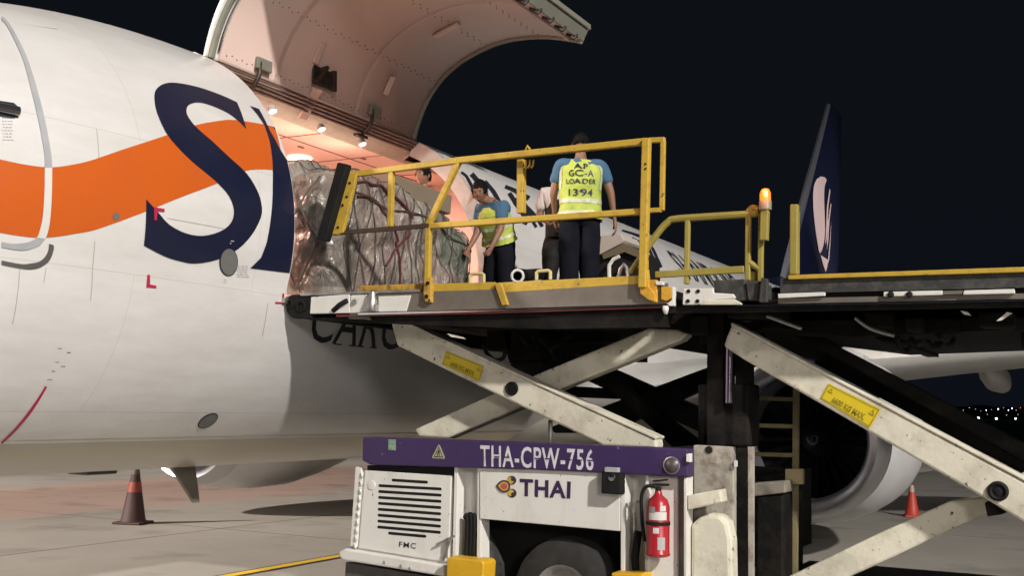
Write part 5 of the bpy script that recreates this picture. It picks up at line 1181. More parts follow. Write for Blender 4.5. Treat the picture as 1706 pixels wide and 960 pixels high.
def ztop(x, y):
    t = (x-LX0)/(LX1-LX0)
    z = 3.90 + 0.07*math.sin(t*5+0.6)*(1 if t < 0.6 else 0.4) - 0.02*math.cos(x*7)
    if t > 0.62: z -= 0.14*min((t-0.62)/0.12, 1)
    if y > -1.7 and t < 0.35: z += 0.10
    return z
def deform(p):
    x, y, z = p; t = (z-LZ0)/(LZ1-LZ0)
    z2 = LZ0 + t*(ztop(x, y)-LZ0)
    # sides bulge and lean in towards the top, corners rounded
    cx_, cy_ = (LX0+LX1)/2, (LY0+LY1)/2; hx, hy = (LX1-LX0)/2, (LY1-LY0)/2
    ux, uy = (x-cx_)/hx, (y-cy_)/hy
    rr_ = 1.0 + 0.02*math.sin(t*math.pi) - 0.10*max(t-0.7, 0)**2*10*0.35
    m = (abs(ux)**7 + abs(uy)**7)**(1/7)
    if m > 1e-6:
        k = max(abs(ux), abs(uy))/m; ux *= k; uy *= k
    if t > 0.8: z2 -= (t-0.8)*0.35*max(abs(ux), abs(uy))**6
    q = Vector((cx_+ux*hx*rr_, cy_+uy*hy*rr_, z2))
    nz = noise.noise(q*2.3)*0.055 + noise.noise(q*6.0)*0.028 + noise.noise(q*13)*0.012
    dv = noise.voronoi(Vector((q.x*1.5, q.y*1.5, q.z*1.9)))[0]; nz += 0.05*min((dv[1]-dv[0])*2.2, 1) - 0.05
    d = Vector((ux, uy, 0)); d.z = max(t-0.85, 0)*4
    if d.length > 0.01: q += d.normalized()*nz
    q.y = max(q.y, LY0-0.04)
    q.x = max(q.x, 0.09)
    return q
bm = BM(); NXx, NYy, NZz = 110, 70, 54
def grid_face(fn, na, nb):
    V = [[bm.verts.new(deform(fn(i/na, j/nb))) for j in range(nb+1)] for i in range(na+1)]
    for i in range(na):
        for j in range(nb): bm.faces.new((V[i][j], V[i+1][j], V[i+1][j+1], V[i][j+1])).smooth = True
LXm = lambda s: LX0+s*(LX1-LX0)
LYm = lambda s: LY0+s*(LY1-LY0)
LZm = lambda s: LZ0+s*(LZ1-LZ0)
grid_face(lambda a, b: (LXm(a), LY0, LZm(b)), NXx, NZz); grid_face(lambda a, b: (LXm(a), LY1, LZm(b)), NXx, NZz)
grid_face(lambda a, b: (LX0, LYm(a), LZm(b)), NYy, NZz); grid_face(lambda a, b: (LX1, LYm(a), LZm(b)), NYy, NZz)
grid_face(lambda a, b: (LXm(a), LYm(b), LZ1), NXx, NYy); grid_face(lambda a, b: (LXm(a), LYm(b), LZ0), NXx, NYy)
bmesh.ops.remove_doubles(bm, verts=bm.verts[:], dist=0.0005)
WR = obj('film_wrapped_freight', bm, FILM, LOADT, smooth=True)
bm = BM(); box(bm, (LX0-0.04, LY0-0.03, 2.745), (LX1+0.04, LY1+0.03, 2.765)); obj('aluminium_pallet', bm, STEEL, LOADT, bevel=0.004)
ROPE = mat('net_rope', (0.085, 0.066, 0.055), 0.7, dirt=0.3, scale=30); ROPER = mat('net_strap_red', (0.11, 0.026, 0.03), 0.6, dirt=0.4, scale=20)
def surf(kind, a, b, off=0.018):
    if kind == 'y': p = deform((LXm(a), LY0, LZm(b))); return Vector((p.x, p.y-off, p.z))
    if kind == 'x': p = deform((LX0, LYm(a), LZm(b))); return Vector((p.x-off, p.y, p.z))
    p = deform((LXm(a), LYm(b), LZ1)); return Vector((p.x, p.y, p.z+off))
def rope(kind, pts, r, m):
    out = []
    for i in range(len(pts)-1):
        for k in range(14):
            t = k/14; a = pts[i][0]*(1-t)+pts[i+1][0]*t; b_ = pts[i][1]*(1-t)+pts[i+1][1]*t
            out.append(surf(kind, min(max(a, 0), 1), min(max(b_, 0), 1)))
    out.append(surf(kind, *pts[-1]))
    for _ in range(3): out = [out[0]] + [(out[i-1]+out[i]*2+out[i+1])/4 for i in range(1, len(out)-1)] + [out[-1]]
    bm = BM(); tube(bm, out, r, 6); return obj('net_rope', bm, m, LOADT, smooth=True)
random.seed(5)
NP_ = 9
for k in range(NP_):
    a0 = (k+0.2)/NP_; j = lambda: random.uniform(-0.025, 0.025); q1, q2, q3 = a0+0.055+j(), 0.68+j(), 0.36+j()
    m_ = ROPER if k in (3, 6) else ROPE
    rope('y', [(a0+j(), 1), (q1, q2), (a0+j(), q3), (a0+0.05+j(), 0.02)], 0.0045, m_)
    rope('y', [(a0+0.11+j(), 1), (q1, q2), (a0+0.11+j(), q3), (a0+0.055+j(), 0.02)], 0.0045, ROPE)
    rope('t', [(a0, 0), (a0+0.055, 0.16), (a0, 0.34), (a0+0.055, 0.6), (a0, 1)], 0.005, ROPE)
    rope('t', [(a0+0.11, 0), (a0+0.055, 0.16), (a0+0.11, 0.34), (a0+0.055, 0.6), (a0+0.11, 1)], 0.005, ROPE)
for k in range(4):
    a0 = 0.1 + k*0.22
    rope('x', [(a0, 1), (a0+0.1, 0.68), (a0, 0.4), (a0+0.1, 0.05)], 0.009, ROPE); rope('x', [(a0+0.2, 1), (a0+0.1, 0.68), (a0+0.2, 0.4), (a0+0.1, 0.05)], 0.009, ROPE)
rope('y', [(0, 0.80), (0.3, 0.74), (0.6, 0.80), (1, 0.72)], 0.009, ROPE)
rope('y', [(0.10, 0.88), (0.25, 0.97), (0.33, 0.9), (0.45, 0.72)], 0.012, ROPER); rope('y', [(0.10, 0.75), (0.22, 0.78), (0.33, 0.62), (0.36, 0.5)], 0.010, ROPER)
rope('y', [(0.34, 0.5), (0.38, 0.25), (0.38, 0.02)], 0.010, ROPER); rope('y', [(0.27, 0.28), (0.33, 0.42), (0.45, 0.60)], 0.011, ROPER)
# cartons on top
CTN = mat('brown_carton', (0.20, 0.155, 0.11), 0.6, dirt=0.4, dcol=(0.14, 0.11, 0.08), scale=3)
def carton(name, label, c, s, rz, m=CTN, tape=True):
    t = thing(name, label, 'carton', c, None)
    bm = BM(); box(bm, (-s[0]/2, -s[1]/2, 0), (s[0]/2, s[1]/2, s[2])); M4 = Matrix.Translation(Vector(c)) @ Matrix.Rotation(rz, 4, 'Z') @ Matrix.Rotation(R(4), 4, 'Y'); bmesh.ops.transform(bm, matrix=M4, verts=bm.verts); bx_ = obj('box_body', bm, m, t, bevel=0.015)
    if tape:
        bm = BM(); box(bm, (-s[0]/2-0.003, -0.03, -0.0), (s[0]/2+0.003, 0.03, s[2]+0.003)); bmesh.ops.transform(bm, matrix=M4, verts=bm.verts); obj('packing_tape', bm, mat('packing_tape', (0.30, 0.24, 0.17), 0.3), t)
    return t
carton('carton', 'large brown carton lying on top of the wrapped load below the looking head', (1.62, -1.80, 3.80), (0.95, 0.75, 0.20), R(-8))
carton('carton', 'small grey-brown carton at the aft end of the wrapped load beside the young loader', (2.55, -1.55, 3.76), (0.5, 0.5, 0.14), R(14), mat('grey_carton', (0.24, 0.20, 0.17), 0.6, dirt=0.4, scale=4))

# ------------------------------------------------------------------ traffic cones
CONED = mat('faded_cone_maroon', (0.045, 0.016, 0.015), 0.6, dirt=0.5, dcol=(0.07, 0.03, 0.03), scale=6)
def cone(name, label, loc, h, w_, m_body, m_band, m_top, lean=0):
    t = thing(name, label, 'traffic cone', loc, 'traffic cones on the apron'); x, y, _ = loc
    bm = BM(); box(bm, (x-w_/2, y-w_/2, 0.0), (x+w_/2, y+w_/2, 0.035)); bmesh.ops.rotate(bm, verts=bm.verts[:], cent=(x, y, 0), matrix=Matrix.Rotation(R(18), 3, 'Z')); obj('base', bm, m_body, t, bevel=0.015)
    r = lambda z: 0.36*w_*(1-z/h)+0.028
    bm = BM(); revolve(bm, (x, y, 0), (0, 0, 1), [(0.035, r(0)+0.01), (0.06, r(0.06)), (h*0.5, r(h*0.5)), (h, r(h)), (h, 0.018)], 28); CBd = obj('cone_body', bm, m_body, t, smooth=True)
    for z0, z1, m in ((0.50, 0.66, m_band), (0.78, 0.995, m_top)):
        bm = BM(); revolve(bm, (x, y, 0), (0, 0, 1), [(h*z0, r(h*z0)+0.004), (h*z1, r(h*z1)+0.004)], 28); obj('reflective_band', bm, m, t, smooth=True)
cone('traffic_cone', 'faded maroon traffic cone with orange band standing under the fuselage', (4.63, 4.63, 0), 0.92, 0.44, CONED, mat('cone_orange', (0.26, 0.045, 0.03), 0.5, dirt=0.5, scale=14), mat('cone_pale', (0.10, 0.08, 0.07), 0.6, dirt=0.4, scale=10))
CO2 = mat('cone_orange_red', (0.42, 0.045, 0.03), 0.5)
cone('traffic_cone', 'orange-red traffic cone with pale top standing beside the engine', (13.86, -4.93, 0), 0.57, 0.30, CO2, CO2, mat('cone_white', (0.36, 0.30, 0.27), 0.5))

# ------------------------------------------------------------------ distant lamps and dark skyline
random.seed(3)
LP = mat('far_lamp_white', (1, 1, 1), 0.5, emit=(0.75, 0.9, 1.0), estr=6); LPb = mat('far_lamp_dim', (1, 1, 1), 0.5, emit=(0.8, 0.9, 1.0), estr=1.6); LPr = mat('far_lamp_red', (1, 0, 0), 0.5, emit=(1.0, 0.05, 0.03), estr=6); LPy = mat('far_lamp_yellow', (1, 0, 0), 0.5, emit=(1.0, 0.75, 0.2), estr=3)
POLE = mat('pole_dark', (0.03, 0.03, 0.035), 0.6)
def far_lamp(u, v, D, rad, m, label):
    r = ray(u, v); hd_ = Vector((r.x, r.y, 0)); t = D/hd_.length; p = CX + r*t
    o = thing('distant_lamp', label, 'lamp post', (p.x, p.y, 0), 'lamp posts across the airfield')
    bm = BM(); revolve(bm, p, (0, 0, 1), [(-rad, 0.01), (-rad*0.6, rad*0.8), (0, rad), (rad*0.6, rad*0.8), (rad, 0.01)], 8); obj('lamp_head', bm, m, o)
    bm = BM(); tube(bm, [(p.x+0.3, p.y, 0), (p.x+0.3, p.y, max(p.z+0.3, 0.5))], 0.12, 6); obj('pole', bm, POLE, o)
lamps = [(1600,697,0.85,LP),(1630,697,0.95,LP),(1660,698,0.9,LP),(1692,698,0.75,LP),(1558,683,0.6,LP),(1565,680,0.7,LP),(1570,684,0.55,LP),(1605,684,0.4,LPb),(1643,684,0.5,LP),(1663,682,0.7,LP),(1680,684,0.5,LP),(1686,681,0.6,LP),(1700,680,0.35,LPr),(1615,680,0.3,LPy),(1696,691,0.25,LPb),(1579,698,0.35,LPb),(1552,680,0.3,LPb),(1583,679,0.25,LPb),(1592,683,0.3,LPb),(1625,682,0.3,LPb),(1634,685,0.25,LPb),(1652,683,0.3,LPb),(1672,680,0.3,LPb),(1693,684,0.35,LPb),(1612,692,0.25,LPb),(1645,691,0.25,LPb),(1677,692,0.25,LPb)]
names_ = {id(LP): 'white', id(LPb): 'dim white', id(LPr): 'red', id(LPy): 'yellow'}
ordn = ['first','second','third','fourth','fifth','sixth','seventh','eighth','ninth','tenth','eleventh','twelfth','thirteenth','fourteenth','fifteenth','sixteenth','seventeenth','eighteenth','nineteenth','twentieth']
for row, rname in ((lambda q: q[1] > 688, 'lower'), (lambda q: q[1] <= 688, 'upper')):
    for k, (u, v, r_, m) in enumerate(sorted([q for q in lamps if row(q)])):
        far_lamp(u, v, 620 if v > 688 else 900, r_*0.62, m, 'tiny %s lamp on the horizon, %s from left in the %s row' % (names_[id(m)], ordn[k], rname))
bm = BM(); prevs = None
a0, a1 = -R(40), R(75)
for k in range(400):
    a = a0 + (a1-a0)*k/399; hgt = 11 + 6*noise.noise(Vector((k*0.13, 0, 0))) + 3*noise.noise(Vector((k*0.7, 3, 0)))
    D = 1150; cur = (bm.verts.new((D*math.cos(a), D*math.sin(a), 0)), bm.verts.new((D*math.cos(a), D*math.sin(a), hgt)), bm.verts.new(((D+60)*math.cos(a), (D+60)*math.sin(a), hgt*0.9)))
    if prevs:
        bm.faces.new((prevs[0], cur[0], cur[1], prevs[1])); bm.faces.new((prevs[1], cur[1], cur[2], prevs[2]))
    prevs = cur
tag(obj('far_woodland', bm, mat('woodland_dark', (0.012, 0.014, 0.012), 0.95)), 'dark band of trees along the far edge of the airfield', 'woodland', kind='stuff')
# ------------------------------------------------------------------ people
SKIN = mat('skin', (0.25, 0.13, 0.085), 0.5, spec=0.35)
HAIR = mat('black_hair', (0.005, 0.0045, 0.004), 0.75, spec=0.15, bump=0.6, bscale=90)
EYE = mat('eye_dark', (0.015, 0.01, 0.01), 0.3); LIPS = mat('lips', (0.28, 0.10, 0.08), 0.5); EYEW = mat('eye_white', (0.5, 0.47, 0.44), 0.4)
SHIRTB = mat('blue_shirt', (0.05, 0.125, 0.21), 0.8, dirt=0.3, dcol=(0.035, 0.09, 0.16), scale=6, bump=0.4, bscale=12)
VEST = mat('hi_vis_yellow', (0.44, 0.52, 0.09), 0.7, dirt=0.35, dcol=(0.34, 0.42, 0.08), scale=7, bump=0.5, bscale=14)
REFL = mat('reflective_tape', (0.55, 0.58, 0.40), 0.35, dirt=0.2, scale=10)
TROU = mat('navy_trousers', (0.006, 0.007, 0.012), 0.85, dirt=0.5, dcol=(0.011, 0.011, 0.015), scale=7, spec=0.15, bump=0.5, bscale=12)
BLK = mat('black_cloth', (0.005, 0.005, 0.005), 0.8, bump=0.4, bscale=12); WHT = mat('white_cloth', (0.62, 0.60, 0.58), 0.8, bump=0.4, bscale=12); TAN = mat('grey_brown_shirt', (0.16, 0.14, 0.11), 0.8, bump=0.4, bscale=12)
SHOE = mat('shoe_black', (0.01, 0.01, 0.01), 0.5)
def skin_mesh(verts, edges, radii, root=0, sub=2):
    me = bpy.data.meshes.new('sk'); me.from_pydata([tuple(v) for v in verts], edges, [])
    o = bpy.data.objects.new('sk', me); COL.objects.link(o)
    o.modifiers.new('skin', 'SKIN').use_smooth_shade = True
    for i, r in enumerate(radii):
        d = me.skin_vertices[0].data[i]; d.radius = r if isinstance(r, tuple) else (r, r); d.use_root = (i == root)
    s = o.modifiers.new('sub', 'SUBSURF'); s.levels = sub; s.render_levels = sub
    dg = bpy.context.evaluated_depsgraph_get(); dg.update()
    out = bpy.data.meshes.new_from_object(o.evaluated_get(dg))
    bpy.data.objects.remove(o); bpy.data.meshes.remove(me)
    return out
def head_bm(bm, c, fwd, up, s=1.0):
    """head with nose, brow, eyes, ears, mouth; c = centre of the head"""
    fwd = fwd.normalized(); rt = fwd.cross(up).normalized(); up = rt.cross(fwd).normalized()
    nseg, nr = 32, 24; rings = []
    def surf_(th, ph):
        # th: 0 front, ph: -90..90
        x = math.sin(th)*math.cos(ph); y = math.cos(th)*math.cos(ph); z = math.sin(ph)
        rx, ry, rz = 0.076, 0.096, 0.122
        X, Y, Z = x*rx, y*ry, z*rz
        if z < 0: X *= 1-0.34*(-z)**1.4; Y *= (1-0.12*(-z)) if y > 0 else (1-0.38*(-z))
        if y > 0:
            g = lambda cx, cz, sx, sz: math.exp(-((X-cx)/sx)**2-((Z-cz)/sz)**2)
            Y += 0.024*g(0, -0.022, 0.011, 0.016) + 0.012*g(0, 0.002, 0.009, 0.022) + 0.006*g(0, 0.028, 0.045, 0.010) - 0.011*g(0.031, 0.008, 0.014, 0.010) - 0.011*g(-0.031, 0.008, 0.014, 0.010)
            Y += 0.008*g(0, -0.056, 0.018, 0.007) + 0.008*g(0, -0.070, 0.017, 0.006) - 0.004*g(0, -0.063, 0.02, 0.003) + 0.009*g(0, -0.098, 0.02, 0.014)
        return Vector((X, Y, Z))*s
    for j in range(nr+1):
        ph = -math.pi/2 + math.pi*j/nr
        rings.append([bm.verts.new(c + rt*v.x + fwd*v.y + up*v.z) for v in [surf_(2*math.pi*k/nseg, ph) for k in range(nseg)]] if 0 < j < nr else [bm.verts.new(c + up*(-0.122 if j == 0 else 0.122)*s)])
    for j in range(nr):
        a, b_ = rings[j], rings[j+1]
        for k in range(nseg):
            if len(a) == 1: f = bm.faces.new((a[0], b_[(k+1) % nseg], b_[k]))
            elif len(b_) == 1: f = bm.faces.new((a[k], a[(k+1) % nseg], b_[0]))
            else: f = bm.faces.new((a[k], a[(k+1) % nseg], b_[(k+1) % nseg], b_[k]))
            f.smooth = True
    for sd in (-1, 1):
        p = c + (rt*sd*0.031 + fwd*0.079 + up*0.006)*s
        for rad, off, mi, sq in ((0.0125, 0, 2, 0.55), (0.0065, 0.0085, 1, 1.0)):
            n0 = len(bm.verts); r_ = bmesh.ops.create_uvsphere(bm, u_segments=10, v_segments=8, radius=rad*s)
            for v in r_['verts']: v.co = p + fwd*off*s + rt*v.co.x + fwd*v.co.y*0.7 + up*v.co.z*sq
            for v in r_['verts']:
                for f in v.link_faces: f.material_index = mi
        # brow
        pb = c + (rt*sd*0.031 + fwd*0.094 + up*0.026)*s
        r_ = bmesh.ops.create_uvsphere(bm, u_segments=10, v_segments=6, radius=1)
        for v in r_['verts']: v.co = pb + rt*v.co.x*0.018*s + fwd*v.co.y*0.003*s + up*(v.co.z*0.0028 - abs(v.co.x)*0.001)*s
        for v in r_['verts']:
            for f in v.link_faces: f.material_index = 1
        pe = c + (rt*sd*0.079 - fwd*0.008 + up*-0.004)*s
        r_ = bmesh.ops.create_uvsphere(bm, u_segments=10, v_segments=8, radius=1)
        for v in r_['verts']: v.co = pe + rt*v.co.x*0.010*s + fwd*(v.co.y*0.018 - v.co.z*0.004)*s + up*v.co.z*0.031*s
        for v in r_['verts']:
            for f in v.link_faces: f.smooth = True
    pm = c + (fwd*0.098 + up*-0.063)*s
    r_ = bmesh.ops.create_uvsphere(bm, u_segments=12, v_segments=6, radius=1)
    for v in r_['verts']: v.co = pm + rt*v.co.x*0.021*s + fwd*v.co.y*0.005*s + up*v.co.z*0.007*s
    for v in r_['verts']:
        for f in v.link_faces: f.material_index = 3
    return rt, up
def hair_bm(c, fwd, up, s=1.0, fringe=0.5, seed=1):
    bm = BM(); fwd = fwd.normalized(); rt = fwd.cross(up).normalized(); up = rt.cross(fwd).normalized()
    r_ = bmesh.ops.create_icosphere(bm, subdivisions=5, radius=1)
    kill = []
    for v in r_['verts']:
        x, y, z = v.co; n_ = noise.noise(Vector((x*9, y*9, z*3+seed)))*0.010 + noise.noise(Vector((x*25, y*25, z*8+seed)))*0.005
        lim = -0.30 if y < -0.1 else (0.02 + fringe*max(y, 0)*0.72 if abs(x) < 0.72 else -0.12)
        if z < lim + n_*14: kill.append(v)
        k = 1 + (0.13+n_*9)*0.9
        v.co = c + (rt*x*0.076*k + fwd*(y*0.096*k - 0.003) + up*(z*0.122*(1.03+n_*6+0.06)))*s
    bmesh.ops.delete(bm, geom=kill, context='VERTS')
    bmesh.ops.solidify(bm, geom=bm.faces[:], thickness=0.012)
    for f in bm.faces: f.smooth = True
    return bm
def hand_chain(V, E_, Rr, wi, wrist, d, pn, side, curl=0.5, s=1.0):
    """palm and five bent fingers; d = pointing direction, pn = palm normal, side = +1/-1 for the thumb"""
    d = d.normalized(); pn = (pn - d*pn.dot(d)).normalized(); ac = d.cross(pn).normalized()*side
    def add(p, r, frm): V.append(Vector(p)); Rr.append(r); E_.append((frm, len(V)-1)); return len(V)-1
    p1 = add(wrist + d*0.045*s, (0.026, 0.016), wi)
    for k, (o, L_) in enumerate(((0.030, 0.070), (0.010, 0.080), (-0.010, 0.074), (-0.029, 0.058))):
        b0 = add(wrist + d*0.088*s + ac*o*s, 0.0105, p1); dd = d; pp0 = V[b0]; last = b0
        for j, fr in enumerate((0.42, 0.32, 0.26)):
            a = curl*(0.5+0.5*j); dd = (dd*math.cos(a*0.9) + pn*math.sin(a*0.9)).normalized(); pp0 = pp0 + dd*L_*fr*s; last = add(pp0, 0.0085-0.001*j, last)
    t0 = add(wrist + d*0.030*s + ac*0.034*s + pn*0.006, 0.012, p1); t1 = add(wrist + d*0.060*s + ac*0.052*s + pn*0.016, 0.010, t0); add(wrist + d*0.088*s + ac*0.050*s + pn*0.030, 0.0085, t1)
def person(label, cat_loc, J, face, look, clothes, sc=1.0, hands=(0.5, 0.5), hseed=1, palm=None):
    """J: world joints. keys: pelvis waist chest neck head lsh lel lwr rsh rel rwr lhip lkn lan rhip rkn ran"""
    T = thing('person', label, 'person', cat_loc)
    J = {k: Vector(v) for k, v in J.items()}; face = Vector(face).normalized(); look = Vector(look).normalized(); up = Vector((0, 0, 1))
    upH = (up - look*up.dot(look)).normalized() if abs(look.z) < 0.95 else up
    names = ['pelvis','waist','chest','neck','hbase','lsh','lel','lwr','rsh','rel','rwr','lhip','lkn','lan','ltoe','rhip','rkn','ran','rtoe']
    J['hbase'] = J['head'] - upH*0.06
    for s_ in 'lr': J[s_+'toe'] = J[s_+'an'] + face*0.15 - Vector((0, 0, 0.045))
    rad = dict(pelvis=(0.135,0.10), waist=(0.125,0.09), chest=(0.145,0.10), neck=(0.055,0.055), hbase=(0.052,0.055), lsh=0.062, lel=0.042, lwr=(0.026,0.022), rsh=0.062, rel=0.042, rwr=(0.026,0.022), lhip=0.085, lkn=0.056, lan=0.042, ltoe=0.035, rhip=0.085, rkn=0.056, ran=0.042, rtoe=0.035)
    V = [J[k] for k in names]; Rr = [rad[k] for k in names]; ix = {k: i for i, k in enumerate(names)}
    E_ = [(ix[a], ix[b_]) for a, b_ in (('pelvis','waist'),('waist','chest'),('chest','neck'),('neck','hbase'),('chest','lsh'),('lsh','lel'),('lel','lwr'),('chest','rsh'),('rsh','rel'),('rel','rwr'),('pelvis','lhip'),('lhip','lkn'),('lkn','lan'),('lan','ltoe'),('pelvis','rhip'),('rhip','rkn'),('rkn','ran'),('ran','rtoe'))]
    for s_, sd, cu in (('l', 1, hands[0]), ('r', -1, hands[1])):
        d = J[s_+'wr'] - J[s_+'el']; pn = (palm[s_] if palm else (J['chest']-J[s_+'wr'])); pn = Vector(pn)
        hand_chain(V, E_, Rr, ix[s_+'wr'], J[s_+'wr'], d, pn, 1 if (d.cross(pn)).dot(face) > 0 else -1, cu, sc)
    me = skin_mesh(V, E_, Rr)
    bm = BM(); bm.from_mesh(me); bpy.data.meshes.remove(me)
    for f in bm.faces: f.material_index = 0
    head_bm(bm, J['head'], look, upH, sc)
    mh = bpy.data.meshes.new('body'); bm.to_mesh(mh); bm.free()
    B = link('body', mh, [SKIN, EYE, EYEW, LIPS], T)
    h = hair_bm(J['head'], look, upH, sc, seed=hseed); obj('hair', h, HAIR, T, smooth=True)
    def garment(name, keys, edges, rr, m, sub=2):
        V2 = [J[k] if isinstance(k, str) else Vector(k) for k in keys]; me = skin_mesh(V2, edges, rr, 0, sub)
        for p in me.polygons: p.use_smooth = True
        o = link(name, me, m, T); 
        tx = bpy.data.textures.get('folds') or bpy.data.textures.new('folds', 'CLOUDS'); tx.noise_scale = 0.11
        dm_ = o.modifiers.new('folds', 'DISPLACE'); dm_.texture = tx; dm_.strength = 0.034; dm_.mid_level = 0.4; dm_.texture_coords = 'GLOBAL'
        return o
    mid = lambda a, b_, t: J[a]*(1-t) + J[b_]*t
    sl = clothes.get('sleeve', 0.75)
    garment('shirt', ['pelvis','waist','chest',mid('chest','neck',0.8),'lsh',mid('lsh','lel',sl),'rsh',mid('rsh','rel',sl)], [(0,1),(1,2),(2,3),(2,4),(4,5),(2,6),(6,7)],
            [(0.155,0.12),(0.15,0.112),(0.165,0.122),(0.07,0.07),0.078,0.066,0.078,0.066], clothes['shirt'])
    kl = clothes.get('leg', 1.08)
    garment('trousers', [J['pelvis']+Vector((0,0,0.06)),'pelvis','lhip','lkn',mid('lkn','lan',0.9),'rhip','rkn',mid('rkn','ran',0.9)], [(0,1),(1,2),(2,3),(3,4),(1,5),(5,6),(6,7)], [(q[0]*kl, q[1]*kl) if isinstance(q, tuple) else q*kl for q in [(0.14,0.11),(0.155,0.125),0.108,0.083,0.078,0.108,0.083,0.078]], clothes['trousers'])
    for s_ in 'lr':
        bm = BM(); revolve(bm, J[s_+'an']-face*0.06-Vector((0,0,0.04)), face, [(-0.02,0.02),(0,0.045),(0.1,0.05),(0.2,0.045),(0.25,0.015)], 12); obj('shoe', bm, SHOE, T, smooth=True)
    if clothes.get('vest'):
        make_vest(T, J, face, clothes)
    return T, J
def make_vest(T, J, face, clothes):
    """open-sided waistcoat lofted round the torso from hem to shoulders; text mapped on the back"""
    side = face.cross(Vector((0, 0, 1))).normalized()
    base = J['pelvis'] + Vector((0, 0, clothes.get('hem', -0.02))); topc = J['chest']*0.35 + J['neck']*0.65
    axis = topc - base; Hh_ = axis.length; ax = axis.normalized(); fw = (face - ax*face.dot(ax)).normalized(); sd = fw.cross(ax).normalized()
    prof = [(0.0, 0.205, 0.155), (0.08, 0.20, 0.15), (0.25, 0.185, 0.142), (0.45, 0.185, 0.142), (0.65, 0.195, 0.142), (0.80, 0.195, 0.132), (0.90, 0.185, 0.112), (0.97, 0.15, 0.085), (1.02, 0.095, 0.07)]
    k0 = clothes.get('vk', 1.0); prof = [(t, a*k0, b*k0) for t, a, b in prof]
    def rad_at(t):
        for (t0, a0, b0), (t1, a1, b1) in zip(prof, prof[1:]):
            if t <= t1: q = max((t-t0)/(t1-t0), 0); return a0*(1-q)+a1*q, b0*(1-q)+b1*q
        return prof[-1][1:]
    def pt(t, ang, off=0.0, fine=1.0):
        a, b_ = rad_at(t); ce = abs(math.cos(ang))**0.8*math.copysign(1, math.cos(ang)); se = abs(math.sin(ang))**0.8*math.copysign(1, math.sin(ang))
        p = base + ax*Hh_*t + sd*(a+off)*se + fw*(b_+off)*ce
        n_ = noise.noise(Vector((p.x*7, p.y*7, p.z*5)))*0.018 + fine*(noise.noise(Vector((p.x*16, p.y*16, p.z*9)))*0.010 + noise.noise(Vector((p.x*34, p.y*34, p.z*20)))*0.004)
        return p + (sd*se + fw*ce).normalized()*n_
    def shell(name, t0, t1, nt_, m, off, a0=0, a1=2*math.pi, na=56):
        bm = BM(); prev = None
        for i in range(nt_+1):
            t = t0 + (t1-t0)*i/nt_; cur = [bm.verts.new(pt(t, a0 + (a1-a0)*k/na, off)) for k in range(na+1)]
            if prev:
                for k in range(na): bm.faces.new((prev[k], prev[k+1], cur[k+1], cur[k])).smooth = True
            prev = cur
        return obj(name, bm, m, T, smooth=True)
    V_ = shell('safety_vest', 0.0, 1.02, 72, VEST, 0.0, na=120)
    for t0, t1 in clothes.get('bands', ((0.40, 0.49), (0.14, 0.22))): 
        o = shell('reflective_band', t0, t1, 8, REFL, 0.005, na=120); o.parent = None; set_parent_sub(o, V_, T)
    for sgn in (-1, 1):
        o = None
        bm = BM(); prev = None
        for i in range(13):
            t = 0.50 + 0.50*i/12; cur = [bm.verts.new(pt(t, math.pi + sgn*(1.12 - 0.10*i/12) + sgn*da, 0.005)) for da in (-0.16, 0, 0.16)]
            if prev:
                for k in range(2): bm.faces.new((prev[k], prev[k+1], cur[k+1], cur[k])).smooth = True
            prev = cur
        o = obj('reflective_band', bm, REFL, T, smooth=True); set_parent_sub(o, V_, T)
    for line in clothes.get('text', ()):
        body, t0, t1, w0 = line
        def fn(u, v, t0=t0, t1=t1, w0=w0):
            a, b_ = rad_at((t0+t1)/2); ang = math.pi - (u-0.5)*w0
            return pt(t0 + (t1-t0)*v, ang, 0.007, 1.0)
        bm = text_bm(body, fn, 0.02, 1.08, 20); o = obj('vest_text', bm, INK, T); set_parent_sub(o, V_, T)
def set_parent_sub(o, p, T):
    o.parent = p; o.matrix_parent_inverse = Matrix.Translation(-Vector(T.location)) if False else (Matrix.Translation(Vector((0,0,0))))
def stand(x, y, yaw, H=1.75, z0=2.74, bend=0.0, stance=0.13):
    """joints of a standing figure facing yaw (degrees), optional forward bend"""
    f = Vector((math.cos(R(yaw)), math.sin(R(yaw)), 0)); rt = f.cross(Vector((0, 0, 1)))
    s = H/1.75; o = Vector((x, y, z0)); up = Vector((0, 0, 1))
    J = {}
    J['pelvis'] = o + up*0.95*s
    for s_, sg in (('l', -1), ('r', 1)):
        J[s_+'hip'] = o + up*0.90*s + rt*sg*0.09*s; J[s_+'kn'] = o + up*0.49*s + rt*sg*stance*0.9*s + f*0.02; J[s_+'an'] = o + up*0.09*s + rt*sg*stance*s
    b = R(bend)
    def t(h, d=0.0): return J['pelvis'] + (up*math.cos(b)+f*math.sin(b))*h*s + (f*math.cos(b)-up*math.sin(b))*d
    J['waist'] = t(0.14); J['chest'] = t(0.35); J['neck'] = t(0.53); J['head'] = t(0.68, 0.03)
    for s_, sg in (('l', -1), ('r', 1)):
        J[s_+'sh'] = t(0.455) + rt*sg*0.185*s; J[s_+'el'] = J[s_+'sh'] - up*0.28*s + rt*sg*0.07*s - f*0.02; J[s_+'wr'] = J[s_+'el'] - up*0.25*s + rt*sg*0.02 + f*0.05
    return J, f, rt
